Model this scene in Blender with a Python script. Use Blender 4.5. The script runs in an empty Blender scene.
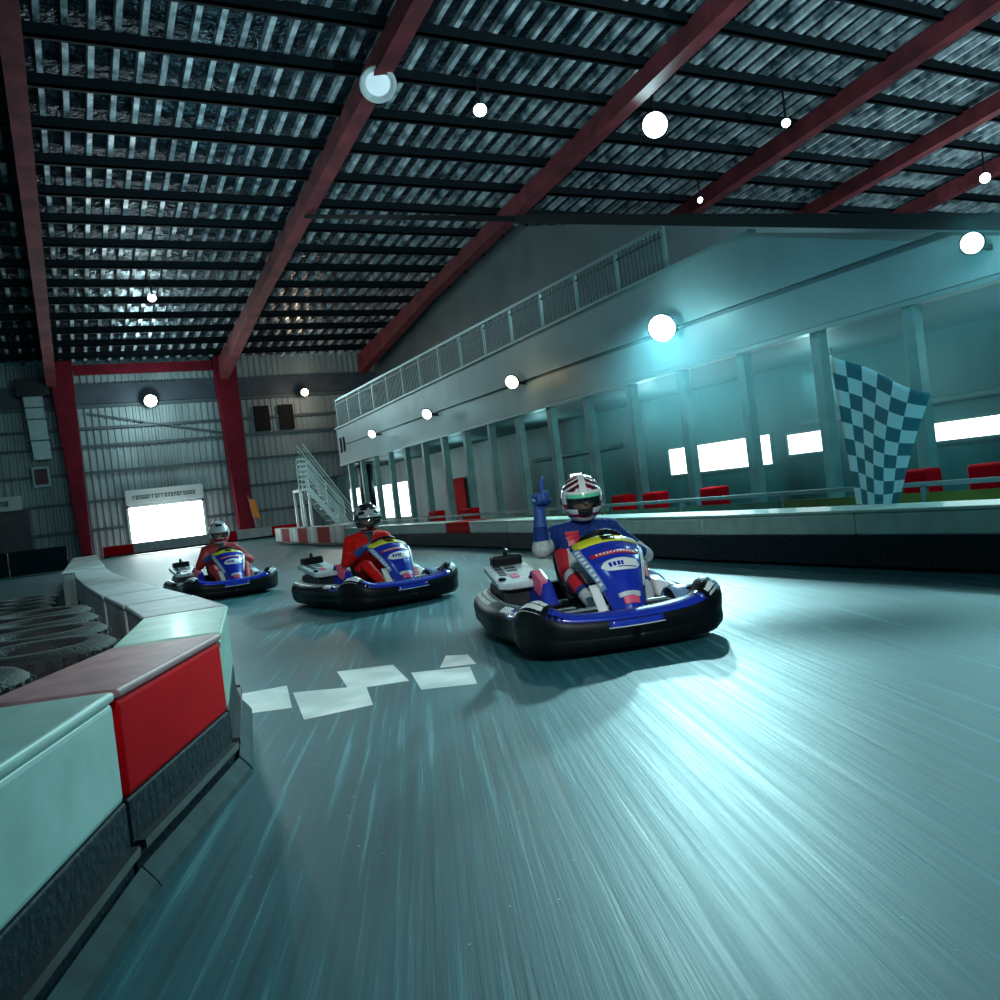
import bpy, bmesh, math, random
from mathutils import Vector, Matrix, noise
random.seed(7)
SC = bpy.context.scene
COL = SC.collection
PI = math.pi
def V(*a): return Vector(a)

# ------------------------------------------------------------------ camera
FPX, HCAM = 850.0, 1.05
_t, _p, _r = math.radians(27.0), 9 / 850.0, math.atan(.12)
_R = V(math.cos(_t), -math.sin(_t), 0); _F0 = V(math.sin(_t), math.cos(_t), 0); _U0 = V(0, 0, 1)
CF = _F0 * math.cos(_p) - _U0 * math.sin(_p); _U = _U0 * math.cos(_p) + _F0 * math.sin(_p)
CR = _R * math.cos(_r) - _U * math.sin(_r); CU = _R * math.sin(_r) + _U * math.cos(_r)
CAM = V(0, 0, HCAM)
cd = bpy.data.cameras.new('camera'); co = bpy.data.objects.new('camera', cd); COL.objects.link(co)
m = Matrix((CR, CU, -CF)).transposed().to_4x4(); m.translation = CAM; co.matrix_world = m
cd.sensor_width = 36; cd.lens = 36 * FPX / 1000; cd.clip_end = 400; cd.clip_start = .02
SC.camera = co
def ray(x, y): return CF + CR * ((x - 500) / FPX) - CU * ((y - 500) / FPX)
def onX(x, y, X): d = ray(x, y); return CAM + d * (X / d.x)
def onY(x, y, Y): d = ray(x, y); return CAM + d * (Y / d.y)
def onZ(x, y, Z): d = ray(x, y); return CAM + d * ((Z - HCAM) / d.z)
ZE, KR, YF = 10.6, .0965, 50.0           # eave height, roof slope, far wall
def zroof(y): return ZE + KR * (YF - y)

# ------------------------------------------------------------------ materials
def mat(name, col, rough=.5, metal=0., var=0., scale=6., emit=None, estr=0., bump=0., bscale=40., stretch=None, coat=0., alpha=None, dirt_or_shade=None, spec=.5):
    mt = bpy.data.materials.new(name); mt.use_nodes = True
    nt = mt.node_tree; N = nt.nodes; L = nt.links; b = N['Principled BSDF']
    b.inputs['Base Color'].default_value = (*col, 1); b.inputs['Roughness'].default_value = rough; b.inputs['Metallic'].default_value = metal
    b.inputs['Specular IOR Level'].default_value = spec
    if coat: b.inputs['Coat Weight'].default_value = coat; b.inputs['Coat Roughness'].default_value = .1
    if emit: b.inputs['Emission Color'].default_value = (*emit, 1); b.inputs['Emission Strength'].default_value = estr
    if alpha is not None: b.inputs['Alpha'].default_value = alpha
    if var or bump or dirt_or_shade:
        tc = N.new('ShaderNodeTexCoord'); mp = N.new('ShaderNodeMapping'); L.new(tc.outputs['Object'], mp.inputs[0])
        if stretch: mp.inputs['Scale'].default_value = stretch
    if var or dirt_or_shade:
        nz = N.new('ShaderNodeTexNoise'); nz.inputs['Scale'].default_value = scale; nz.inputs['Detail'].default_value = 5; L.new(mp.outputs[0], nz.inputs['Vector'])
        rp = N.new('ShaderNodeValToRGB'); L.new(nz.outputs[0], rp.inputs[0])
        lo = dirt_or_shade if dirt_or_shade else tuple(c * (1 - var) for c in col); hi = col if dirt_or_shade else tuple(min(1, c * (1 + var)) for c in col)
        rp.color_ramp.elements[0].position = .35; rp.color_ramp.elements[1].position = .65
        rp.color_ramp.elements[0].color = (*lo, 1); rp.color_ramp.elements[1].color = (*hi, 1)
        L.new(rp.outputs[0], b.inputs['Base Color'])
    if bump:
        n2 = N.new('ShaderNodeTexNoise'); n2.inputs['Scale'].default_value = bscale; n2.inputs['Detail'].default_value = 3; L.new(mp.outputs[0], n2.inputs['Vector'])
        bp = N.new('ShaderNodeBump'); bp.inputs['Strength'].default_value = bump; bp.inputs['Distance'].default_value = .05; L.new(n2.outputs[0], bp.inputs['Height']); L.new(bp.outputs[0], b.inputs['Normal'])
    return mt
M = {}
M['black'] = mat('black_plastic', (.0035, .006, .008), .42, spec=.16, var=.3, scale=9)
M['dark'] = mat('dark_metal', (.02, .023, .027), .45, .4, var=.3)
M['rubber'] = mat('tyre_rubber', (.018, .019, .02), .7, bump=.3, bscale=60)
M['blue'] = mat('blue_gloss', (.012, .035, .42), .22, coat=.5, var=.12, scale=20)
M['blue_suit'] = mat('blue_suit', (.006, .03, .17), .75, spec=.25, var=.25, scale=30, bump=.25, bscale=25)
M['glove'] = mat('blue_glove', (.015, .07, .27), .6, var=.3, scale=60)
M['glove_pale'] = mat('pale_glove_band', (.35, .5, .62), .6)
M['grey_suit'] = mat('grey_suit', (.42, .47, .47), .75, var=.15, scale=25, bump=.3, bscale=25)
M['red_suit'] = mat('red_suit', (.62, .008, .006), .75, spec=.2, var=.15, scale=22, bump=.3, bscale=25)
M['red_dull'] = mat('dull_red_suit', (.38, .02, .025), .65, var=.15, scale=22, bump=.3, bscale=25)
M['red'] = mat('red_trim', (.55, .015, .03), .4)
M['pink'] = mat('pink_sticker', (.75, .1, .2), .4)
M['white'] = mat('white_trim', (.75, .8, .8), .35, var=.06)
M['pale'] = mat('pale_panel', (.5, .6, .63), .35, var=.15, scale=12)
M['paleblue'] = mat('pale_blue_panel', (.2, .34, .55), .35, var=.25, scale=14)
M['yellow'] = mat('yellow_sticker', (.75, .75, .03), .4)
M['steel'] = mat('brushed_steel', (.45, .5, .52), .3, .9)
M['skin'] = mat('skin', (.5, .28, .2), .55)
M['shoe'] = mat('shoe', (.05, .06, .07), .6)
M['redhelm'] = mat('helmet_red', (.3, .012, .025), .2, coat=.6)
M['whitehelm'] = mat('helmet_white', (.72, .76, .76), .2, coat=.6)
M['blackhelm'] = mat('helmet_black', (.012, .014, .018), .15, coat=.6)
M['silverhelm'] = mat('helmet_silver', (.42, .46, .48), .25, coat=.6, var=.2, scale=15)
M['green'] = mat('green_strip', (.12, .6, .35), .25, coat=.5)
def glass_mat(name, col, t):
    mt = bpy.data.materials.new(name); mt.use_nodes = True; nt = mt.node_tree; N = nt.nodes; L = nt.links
    N.remove(N['Principled BSDF']); o = N['Material Output']
    a = N.new('ShaderNodeBsdfTransparent'); a.inputs[0].default_value = (*col, 1)
    g = N.new('ShaderNodeBsdfGlossy'); g.inputs['Roughness'].default_value = .05; g.inputs[0].default_value = (.5, .6, .6, 1)
    x = N.new('ShaderNodeMixShader'); x.inputs[0].default_value = t; L.new(a.outputs[0], x.inputs[1]); L.new(g.outputs[0], x.inputs[2]); L.new(x.outputs[0], o.inputs[0])
    return mt
M['visor'] = glass_mat('tinted_visor', (.8, .82, .8), .08)
def lamp_mat(name, col, s):
    mt = mat(name, (.8, .8, .8), .3, emit=col, estr=s); mt.cycles.emission_sampling = 'NONE'; return mt
M['lamp_cool'] = lamp_mat('lamp_cool', (.78, 1, 1), 10)
M['lamp_warm'] = lamp_mat('lamp_warm', (1, .62, .38), 12)
M['lamp_yellow'] = lamp_mat('lamp_yellow', (1, .86, .45), 12)
M['lamp_dim'] = lamp_mat('lamp_dim', (.55, .8, .95), .55)

M['padwhite'] = mat('white_pad', (.36, .52, .47), .45, var=.12, scale=5, coat=.2)
M['padmint'] = mat('pale_green_pad', (.33, .55, .45), .45, var=.15, scale=6, coat=.2)
M['padgrey'] = mat('greyish_pad', (.42, .43, .44), .5, var=.15, scale=4)
M['padred'] = mat('red_pad', (.62, .002, .008), .65, spec=.03, var=.08, scale=5)
M['padredtop'] = mat('worn_red_top', (.36, .16, .17), .5, var=.2, scale=7)
M['paddirty'] = mat('dirty_white_pad', (.62, .66, .65), .5, scale=2.2, dirt_or_shade=(.16, .18, .18), stretch=(1, 1, .25))
M['belt'] = mat('rubber_belt', (.008, .02, .028), .6, spec=.08, var=.4, scale=30, bump=.2, bscale=25)
M['maroon'] = mat('maroon_strip', (.11, .018, .03), .5, var=.2)
M['skirt'] = mat('scuffed_skirt', (.012, .04, .045), .7, var=.35, scale=10, spec=.1)
M['column'] = mat('red_steel', (.17, .006, .018), .7, spec=.2, var=.2, scale=1.5)
M['rafter'] = mat('dull_red_steel', (.17, .024, .032), .8, var=.35, scale=1.2)
M['purlin'] = mat('purlin_steel', (.006, .012, .016), .8, spec=.2)
M['cladding'] = mat('grey_cladding', (.30, .36, .37), .5, .1, var=.28, scale=.5, stretch=(1, 1, .25))
M['girt'] = mat('girt_steel', (.07, .1, .11), .5)
M['band'] = mat('dark_wall_band', (.06, .075, .1), .5, var=.2, scale=1)
M['fascia'] = mat('fascia_panel', (.24, .29, .3), .42, var=.12, scale=.7)
M['sidewall'] = mat('side_wall_paint', (.1, .15, .16), .6, var=.15, scale=.5)
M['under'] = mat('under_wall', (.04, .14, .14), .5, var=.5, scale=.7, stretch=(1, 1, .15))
M['post'] = mat('post_paint', (.13, .22, .21), .45, var=.2, scale=3)
M['railing'] = mat('railing_steel', (.25, .32, .32), .45, .4)
M['mesh'] = mat('railing_infill', (.05, .08, .085), .5)
M['blacksteel'] = mat('black_steel', (.003, .003, .004), .85)
M['brown'] = mat('brown_shutter', (.065, .06, .072), .55, var=.15, scale=2)
M['signwhite'] = mat('sign_board', (.5, .56, .56), .45)
M['marks'] = mat('sign_marks', (.04, .06, .065), .5)
M['olive'] = mat('olive_panel', (.16, .17, .02), .5, var=.2, scale=2)
M['greenpanel'] = mat('green_panel', (.06, .16, .1), .5, var=.3, scale=1.5)
M['stair'] = mat('stair_paint', (.75, .82, .8), .4)
M['tread'] = mat('stair_tread', (.16, .16, .05), .5)
M['orange'] = mat('orange_flag', (.9, .3, .03), .5, emit=None)
M['duct'] = mat('duct_sheet', (.36, .46, .47), .4, .2, var=.1)
M['daylight'] = mat('daylight_opening', (.8, .8, .8), .5, emit=(.9, 1, 1), estr=14)
M['window'] = mat('bright_window', (.8, .8, .8), .5, emit=(.85, 1, .98), estr=3.2)
M['flagwhite'] = mat('flag_white', (.85, .92, .9), .7)
M['flagdark'] = mat('flag_teal', (.06, .2, .24), .7)
M['paint'] = mat('floor_paint', (.9, .93, .9), .5, scale=3, dirt_or_shade=(.55, .62, .6))

def ceiling_mat():
    mt = mat('corrugated_roof', (.5, .5, .5), .32, .75); nt = mt.node_tree; N = nt.nodes; L = nt.links; b = N['Principled BSDF']
    tc = N.new('ShaderNodeTexCoord')
    nz = N.new('ShaderNodeTexNoise'); nz.inputs['Scale'].default_value = 2.2; nz.inputs['Detail'].default_value = 4; L.new(tc.outputs['Object'], nz.inputs['Vector'])
    rp = N.new('ShaderNodeValToRGB'); rp.color_ramp.elements[0].position = .4; rp.color_ramp.elements[1].position = .7
    rp.color_ramp.elements[0].color = (.006, .018, .03, 1); rp.color_ramp.elements[1].color = (.045, .09, .115, 1)
    L.new(nz.outputs[0], rp.inputs[0]); L.new(rp.outputs[0], b.inputs['Base Color'])
    n2 = N.new('ShaderNodeTexNoise'); n2.inputs['Scale'].default_value = 5; n2.inputs['Detail'].default_value = 2; L.new(tc.outputs['Object'], n2.inputs['Vector'])
    bp = N.new('ShaderNodeBump'); bp.inputs['Strength'].default_value = .8; bp.inputs['Distance'].default_value = .12; L.new(n2.outputs[0], bp.inputs['Height']); L.new(bp.outputs[0], b.inputs['Normal'])
    return mt
M['ceiling'] = ceiling_mat()
M['rib_glint'] = mat('roof_rib_glint', (.85, .95, 1.0), .35, .2, scale=1.7, dirt_or_shade=(.05, .1, .13))  # bright glints of the corrugation painted into the colour, broken up by noise

def floor_mat():
    mt = mat('polished_track_floor', (.06, .13, .145), .35, spec=.4); nt = mt.node_tree; N = nt.nodes; L = nt.links; b = N['Principled BSDF']
    tc = N.new('ShaderNodeTexCoord')
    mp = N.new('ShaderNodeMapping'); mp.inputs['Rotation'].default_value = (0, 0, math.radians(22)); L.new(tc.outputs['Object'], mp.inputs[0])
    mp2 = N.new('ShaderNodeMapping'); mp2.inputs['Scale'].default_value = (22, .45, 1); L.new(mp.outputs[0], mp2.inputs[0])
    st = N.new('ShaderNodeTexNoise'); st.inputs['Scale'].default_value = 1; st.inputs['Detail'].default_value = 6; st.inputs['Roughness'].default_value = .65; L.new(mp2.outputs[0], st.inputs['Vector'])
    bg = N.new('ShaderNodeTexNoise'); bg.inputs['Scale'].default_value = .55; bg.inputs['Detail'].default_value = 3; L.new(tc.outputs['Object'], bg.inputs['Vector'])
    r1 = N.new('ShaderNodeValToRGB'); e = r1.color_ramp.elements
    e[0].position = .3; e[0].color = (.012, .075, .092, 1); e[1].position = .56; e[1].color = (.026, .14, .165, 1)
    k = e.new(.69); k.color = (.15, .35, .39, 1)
    L.new(st.outputs[0], r1.inputs[0])
    mx = N.new('ShaderNodeMix'); mx.data_type = 'RGBA'; mx.blend_type = 'MULTIPLY'; mx.inputs[0].default_value = .8
    r2 = N.new('ShaderNodeValToRGB'); r2.color_ramp.elements[0].position = .3; r2.color_ramp.elements[0].color = (.6, .62, .64, 1); r2.color_ramp.elements[1].position = .7; r2.color_ramp.elements[1].color = (1.1, 1.1, 1.1, 1)
    L.new(bg.outputs[0], r2.inputs[0]); L.new(r1.outputs[0], mx.inputs[6]); L.new(r2.outputs[0], mx.inputs[7])
    sp = N.new('ShaderNodeTexVoronoi'); sp.inputs['Scale'].default_value = 9; L.new(tc.outputs['Object'], sp.inputs['Vector'])
    ls = N.new('ShaderNodeMath'); ls.operation = 'LESS_THAN'; ls.inputs[1].default_value = .035; L.new(sp.outputs['Distance'], ls.inputs[0])
    mx2 = N.new('ShaderNodeMix'); mx2.data_type = 'RGBA'; mx2.inputs[7].default_value = (.3, .42, .46, 1); L.new(ls.outputs[0], mx2.inputs[0]); L.new(mx.outputs[2], mx2.inputs[6])
    L.new(mx2.outputs[2], b.inputs['Base Color'])
    rr = N.new('ShaderNodeMapRange'); rr.inputs[1].default_value = .3; rr.inputs[2].default_value = .7; rr.inputs[3].default_value = .42; rr.inputs[4].default_value = .56
    L.new(st.outputs[0], rr.inputs[0]); L.new(rr.outputs[0], b.inputs['Roughness'])
    bp = N.new('ShaderNodeBump'); bp.inputs['Strength'].default_value = .15; bp.inputs['Distance'].default_value = .02; L.new(st.outputs[0], bp.inputs['Height']); L.new(bp.outputs[0], b.inputs['Normal'])
    return mt
M['floor'] = floor_mat()

# ------------------------------------------------------------------ mesh building
class MB:
    def __init__(s): s.v = []; s.f = []; s.m = []
    def add(s, vs, fs, mi=0):
        o = len(s.v); s.v += [tuple(v) for v in vs]; s.f += [tuple(o + i for i in f) for f in fs]; s.m += [mi] * len(fs); return s
    def box(s, lo, hi, mi=0, mx=None):
        x0, y0, z0 = lo; x1, y1, z1 = hi
        vs = [V(x, y, z) for z in (z0, z1) for x, y in ((x0, y0), (x1, y0), (x1, y1), (x0, y1))]
        if mx: vs = [mx @ v for v in vs]
        return s.add(vs, [(3, 2, 1, 0), (4, 5, 6, 7), (0, 1, 5, 4), (1, 2, 6, 5), (2, 3, 7, 6), (3, 0, 4, 7)], mi)
    def hexa(s, b, t, mi=0):
        return s.add(list(b) + list(t), [(3, 2, 1, 0), (4, 5, 6, 7), (0, 1, 5, 4), (1, 2, 6, 5), (2, 3, 7, 6), (3, 0, 4, 7)], mi)
    def bar(s, a, b, w, h=None, up=V(0, 0, 1), mi=0):
        a = Vector(a); b = Vector(b); h = h or w; d = (b - a).normalized()
        sd = d.cross(up)
        if sd.length < 1e-4: sd = d.cross(V(1, 0, 0))
        sd.normalize(); u = sd.cross(d)
        q = [sd * -w / 2 - u * h / 2, sd * w / 2 - u * h / 2, sd * w / 2 + u * h / 2, sd * -w / 2 + u * h / 2]
        return s.add([a + i for i in q] + [b + i for i in q], [(0, 1, 2, 3), (7, 6, 5, 4), (4, 5, 1, 0), (5, 6, 2, 1), (6, 7, 3, 2), (7, 4, 0, 3)], mi)
    def tube(s, pts, r, n=8, mi=0, closed=False):
        pts = [Vector(p) for p in pts]; k = len(pts); rs = r if isinstance(r, (list, tuple)) else [r] * k
        rings = []; prev = None
        for i, p in enumerate(pts):
            a = pts[(i - 1) % k] if closed or i else pts[0]; b = pts[(i + 1) % k] if closed or i < k - 1 else pts[-1]
            d = (b - a).normalized()
            if prev is None: prev = d.orthogonal().normalized()
            u = (prev - d * prev.dot(d)).normalized(); prev = u; w = d.cross(u)
            rings.append([p + (u * math.cos(2 * PI * j / n) + w * math.sin(2 * PI * j / n)) * rs[i] for j in range(n)])
        vs = [v for q in rings for v in q]; fs = []
        for i in range(k if closed else k - 1):
            for j in range(n):
                i2 = (i + 1) % k; fs.append((i * n + j, i * n + (j + 1) % n, i2 * n + (j + 1) % n, i2 * n + j))
        if not closed: fs += [tuple(range(n - 1, -1, -1)), tuple((k - 1) * n + j for j in range(n))]
        return s.add(vs, fs, mi)
    def lathe(s, prof, n=24, mx=None, mi=0, caps=True, closed=False):
        vs = [V(r * math.cos(2 * PI * j / n), r * math.sin(2 * PI * j / n), z) for r, z in prof for j in range(n)]
        if mx: vs = [mx @ v for v in vs]
        k = len(prof); fs = []
        for i in range(k if closed else k - 1):
            for j in range(n):
                i2 = (i + 1) % k; fs.append((i * n + j, i * n + (j + 1) % n, i2 * n + (j + 1) % n, i2 * n + j))
        if caps and not closed: fs += [tuple(range(n - 1, -1, -1)), tuple((k - 1) * n + j for j in range(n))]
        return s.add(vs, fs, mi)
    def grid(s, fn, nu, nv, mi=0):
        vs = [fn(i / nu, j / nv) for i in range(nu + 1) for j in range(nv + 1)]
        fs = [(i * (nv + 1) + j, (i + 1) * (nv + 1) + j, (i + 1) * (nv + 1) + j + 1, i * (nv + 1) + j + 1) for i in range(nu) for j in range(nv)]
        return s.add(vs, fs, mi)
    def prism(s, poly, a, b, axis='x', mi=0):
        n = len(poly)
        f = {'x': lambda p, t: V(t, p[0], p[1]), 'y': lambda p, t: V(p[0], t, p[1]), 'z': lambda p, t: V(p[0], p[1], t)}[axis]
        vs = [f(p, a) for p in poly] + [f(p, b) for p in poly]
        fs = [tuple(range(n - 1, -1, -1)), tuple(range(n, 2 * n))] + [(i, (i + 1) % n, n + (i + 1) % n, n + i) for i in range(n)]
        return s.add(vs, fs, mi)
    def build(s, name, mats, parent=None, bevel=0, smooth=False, solid=0, origin=None):
        me = bpy.data.meshes.new(name)
        if origin is not None: s.v = [tuple(Vector(v) - Vector(origin)) for v in s.v]
        me.from_pydata(s.v, [], s.f)
        for mm in (mats if isinstance(mats, (list, tuple)) else [mats]): me.materials.append(M[mm])
        me.polygons.foreach_set('material_index', s.m)
        bm = bmesh.new(); bm.from_mesh(me); bmesh.ops.recalc_face_normals(bm, faces=bm.faces); bm.to_mesh(me); bm.free()
        if smooth: me.polygons.foreach_set('use_smooth', [True] * len(me.polygons))
        o = bpy.data.objects.new(name, me); COL.objects.link(o)
        if origin is not None: o.location = origin
        if parent: o.parent = parent
        if solid:
            q = o.modifiers.new('solid', 'SOLIDIFY'); q.thickness = solid; q.offset = 0
        if bevel:
            q = o.modifiers.new('bevel', 'BEVEL'); q.width = bevel; q.segments = 3; q.limit_method = 'ANGLE'; q.harden_normals = False
        return o
def tag(o, label=None, cat=None, group=None, kind=None):
    if label: o['label'] = label
    if cat: o['category'] = cat
    if group: o['group'] = group
    if kind: o['kind'] = kind
    return o
def empty(name, loc, label, cat, group=None, rz=0):
    o = bpy.data.objects.new(name, None); COL.objects.link(o); o.location = loc; o.rotation_euler = (0, 0, rz); o.empty_display_size = .1
    return tag(o, label, cat, group)
KIDS = {}
def copy_tree(o, parent=None):
    c = o.copy(); COL.objects.link(c); c.parent = parent
    for ch in [x for x in bpy.data.objects if x.parent == o]: copy_tree(ch, c)
    return c
def struct(o): o['kind'] = 'structure'; return o

# ------------------------------------------------------------------ shell
b = MB(); b.box((-16, -16, -.2), (62, YF + .6, 0)); struct(b.build('floor', 'floor'))
# corrugated roof: ribs run along the hall, thickened sheet
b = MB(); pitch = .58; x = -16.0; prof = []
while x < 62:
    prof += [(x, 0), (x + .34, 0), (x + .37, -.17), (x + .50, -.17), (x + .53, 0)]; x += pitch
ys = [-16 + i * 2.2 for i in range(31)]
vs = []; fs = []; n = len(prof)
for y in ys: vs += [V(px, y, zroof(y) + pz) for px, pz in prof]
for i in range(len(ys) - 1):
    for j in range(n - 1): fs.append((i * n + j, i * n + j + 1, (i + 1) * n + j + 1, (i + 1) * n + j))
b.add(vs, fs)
cm = [1 if (k % (n - 1)) % 5 in (1, 2) else 0 for k in range(len(fs))]; b.m = cm  # one flank and the underside of each rib carry the painted highlight
struct(b.build('ceiling', ['ceiling', 'rib_glint'], solid=.02))
y = -14.0
while y < 50:
    b = MB(); z = zroof(y) - .16
    b.box((-16, y - .06, z - .30), (61.5, y + .06, z)); b.box((-16, y - .06, z - .30), (61.5, y + .16, z - .27))
    o = struct(b.build('roof_purlin', 'purlin')); y += 2.0
RX = [-8.0, .1, 8.75, 16.9, 25.0, 31.7, 37.7]
RLAB = ['outermost at the dark end of the hall', 'that ends on the column by the duct', 'that carries the round lamp and ends on the column beside the bright doorway', 'wide and running above the viewing gallery', 'first one past the gallery rafter', 'second one past the gallery rafter', 'last short one past the gallery rafter']
for X, lb in zip(RX, RLAB):
    b = MB(); hw = .24
    def sect(y, d): z = zroof(y) - .40; return [V(X - hw, y, z - d), V(X + hw, y, z - d), V(X + hw, y, z), V(X - hw, y, z)]
    yy = [-14, 38, YF - .7]; dd = [.62, .62, 1.15]
    for i in range(2): b.hexa(sect(yy[i], dd[i]), sect(yy[i + 1], dd[i + 1]))
    o = struct(b.build('roof_beam', 'rafter')); o['label'] = 'red steel roof rafter ' + lb
# far wall
b = MB(); x = -16.0; prof = []
while x < 19:
    prof += [(x, 0), (x + .13, 0), (x + .17, -.07), (x + .28, -.07), (x + .32, 0)]; x += .34
def clad(z0, z1, x0=-99, x1=99):
    pr = [p for p in prof if x0 <= p[0] <= x1]; n = len(pr)
    vs = [V(px, YF + .2 + py, z) for z in (z0, z1) for px, py in pr]
    b.add(vs, [(i, i + 1, n + i + 1, n + i) for i in range(n - 1)])
DX0, DX1, DZ = 3.05, 6.85, 2.62       # bright doorway
clad(0, DZ, -16, DX0); clad(0, DZ, DX1, 19); clad(DZ, 12)
b.box((-16, YF + .3, 3.6), (19, YF + .5, 12)); b.box((-16, YF + .3, 0), (DX0 - .05, YF + .5, 3.6)); b.box((DX1 + .05, YF + .3, 0), (19, YF + .5, 3.6))
struct(b.build('wall_far', 'cladding'))
for z in (1.55, 3.05, 4.6, 6.0, 6.95):
    b = MB()
    if z < 2.7:
        b.box((-16, YF - .03, z - .08), (DX0 - .2, YF + .13, z + .08)); o = struct(b.build('trim_girt', 'girt'))
        b = MB(); b.box((DX1 + .2, YF - .03, z - .08), (17.9, YF + .13, z + .08)); struct(b.build('trim_girt', 'girt'))
    else:
        b.box((-16, YF - .03, z - .07), (17.9, YF + .13, z + .07)); struct(b.build('trim_girt', 'girt'))
b = MB(); b.box((-16, YF - .02, 8.25), (17.9, YF + .13, 9.3)); struct(b.build('trim_band', 'band'))
b = MB(); b.box((-16, YF - .1, 8.02), (17.9, YF + .13, 8.2)); struct(b.build('trim_ledge', 'girt'))
b = MB(); b.bar((1.6, YF - .1, 7.75), (9.0, YF - .1, 6.1), .07); struct(b.build('trim_brace', 'girt'))
# columns, wider towards the top
for (x0, x1, t0, t1, lb) in ((.52, 1.02, .02, 1.16, 'tapered red steel column beside the wall duct'), (8.62, 9.42, 8.25, 9.45, 'tapered red steel column between bright doorway and staircase')):
    b = MB(); y0, y1 = YF - .75, YF - .04
    b.hexa([V(x0, y0, 0), V(x1, y0, 0), V(x1, y1, 0), V(x0, y1, 0)], [V(t0, y0 - .1, 10.45), V(t1, y0 - .1, 10.45), V(t1, y1, 10.45), V(t0, y1, 10.45)])
    o = struct(b.build('column', 'column', bevel=.02)); o['label'] = lb
b = MB(); b.box((1.2, YF - .6, 9.75), (8.2, YF - .2, 10.25)); struct(b.build('trim_eaves_beam', 'column'))
# other sides of the hall
b = MB(); b.box((-16.2, -16, 0), (-16, YF + .4, 16.5)); struct(b.build('wall_left', 'cladding'))
b = MB(); poly = [(YF + .2, 0), (YF + .2, zroof(YF) - .1), (31.0, zroof(31) - .3), (31, 12.0), (10.88, 5.6), (4.5, 3.5), (4.5, 0)]
b.prism(poly, 18.0, 18.2); struct(b.build('wall_right', 'sidewall'))
b = MB()
for y0 in (22.5, 28.6, 36, 43): pass
# doorway, signs and things on the far wall
w = empty('door_1', (0, 0, 0), None, None); w['kind'] = 'structure'
b = MB(); b.box((DX0, YF + .16, 0), (DX1, YF + .2, DZ - .12)); b.build('daylight_opening', 'daylight', w)
b = MB(); b.box((DX0 - .12, YF - .02, 0), (DX0, YF + .25, DZ)); b.box((DX1, YF - .02, 0), (DX1 + .12, YF + .25, DZ)); b.box((DX0 - .12, YF - .02, DZ - .12), (DX1 + .12, YF + .25, DZ)); b.build('door_frame', 'signwhite', w)
def marks(bm, x0, x1, z0, z1, y, n, seed):
    rr = random.Random(seed); x = x0; wd = (x1 - x0) / n
    for i in range(n):
        k = rr.random()
        if k > -1:
            bm.box((x, y - .012, z0), (x + wd * .28, y, z1))
            bm.box((x, y - .012, z1 - (z1 - z0) * .22), (x + wd * .75, y, z1))
            if k > .5: bm.box((x, y - .012, z0), (x + wd * .75, y, z0 + (z1 - z0) * .22))
            if k > .35: bm.box((x + wd * .5, y - .012, z0), (x + wd * .75, y, z1))
        x += wd
s = empty('sign', (5, YF, 2.7), 'long white lettered sign board above the bright open doorway', 'sign')
b = MB(); b.box((DX0 - .1 - 5, -.22, -.05), (DX1 + .1 - 5, -.12, .75)); b.build('board', 'signwhite', s, bevel=.01)
b = MB(); marks(b, DX0 + .25 - 5, DX1 - .3 - 5, .22, .44, -.222, 20, 3); b.build('lettering', 'marks', s)
d2 = empty('door_2', (0, 0, 0), None, None); d2['kind'] = 'structure'
b = MB(); b.box((-5, YF - .06, 0), (-1.65, YF + .13, 2.95)); b.build('shutter', 'brown', d2)
s = empty('sign', (-3.4, YF, 3), 'short white lettered sign above the brown shutter door', 'sign')
b = MB(); b.box((-1.6, -.2, .0), (1.5, -.1, .72)); b.build('board', 'signwhite', s, bevel=.01)
b = MB(); marks(b, -1.2, .95, .24, .5, -.202, 9, 5); b.build('lettering', 'marks', s)
s = empty('air_duct', (-.8, YF, 5.4), 'pale sheet metal air duct running down the far wall', 'duct')
b = MB(); b.hexa([V(-.3, -.6, .05), V(.5, -.6, .05), V(.5, -.1, .05), V(-.3, -.1, .05)], [V(-.48, -.6, 3.3), V(.45, -.6, 3.3), V(.45, -.1, 3.3), V(-.48, -.1, 3.3)]); b.build('duct_body', 'duct', s, bevel=.02)
for z in (1.0, 2.1, 2.7): b = MB(); b.box((-.5, -.64, z), (.54, -.08, z + .07)); b.build('joint_rim', 'girt', s)
b = MB(); b.box((-.75, -.9, 3.3), (.75, -.08, 4.2)); b.build('fan_box', 'dark', s, bevel=.03)
s = empty('wall_box', (-.88, YF, 4.6), 'square box with maroon face and pale frame under the duct', 'box')
b = MB(); b.box((-.42, -.2, -.55), (.42, -.08, .55)); b.build('frame', 'duct', s, bevel=.02)
b = MB(); b.box((-.3, -.24, -.4), (.3, -.19, .4)); b.build('face', 'maroon', s)
for k, (xx, lb) in enumerate(((10.3, 'dark square wall panel nearer to the red column'), (11.7, 'dark square wall panel nearer to the warm lamp'))):
    b = MB(); b.box((xx, YF - .12, 6.15), (xx + .85, YF + .1, 7.6)); tag(b.build('wall_panel', 'blacksteel', bevel=.02), lb, 'panel')
s = empty('flag', (9.3, YF - .9, .75), 'small bright orange marshal flag beside the red column foot', 'flag')
b = MB(); b.tube([(.18, 0, -.1), (-.1, 0, 1.75)], .025, 8); b.build('pole', 'steel', s)
b = MB(); b.grid(lambda u, v: V(-.08 + .12 * (1 - v) + u * .42, .06 * math.sin(5 * u + 3 * v), .45 + v * 1.1 - .12 * u), 8, 8); b.build('cloth', 'orange', s, solid=.01, smooth=True)
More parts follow.
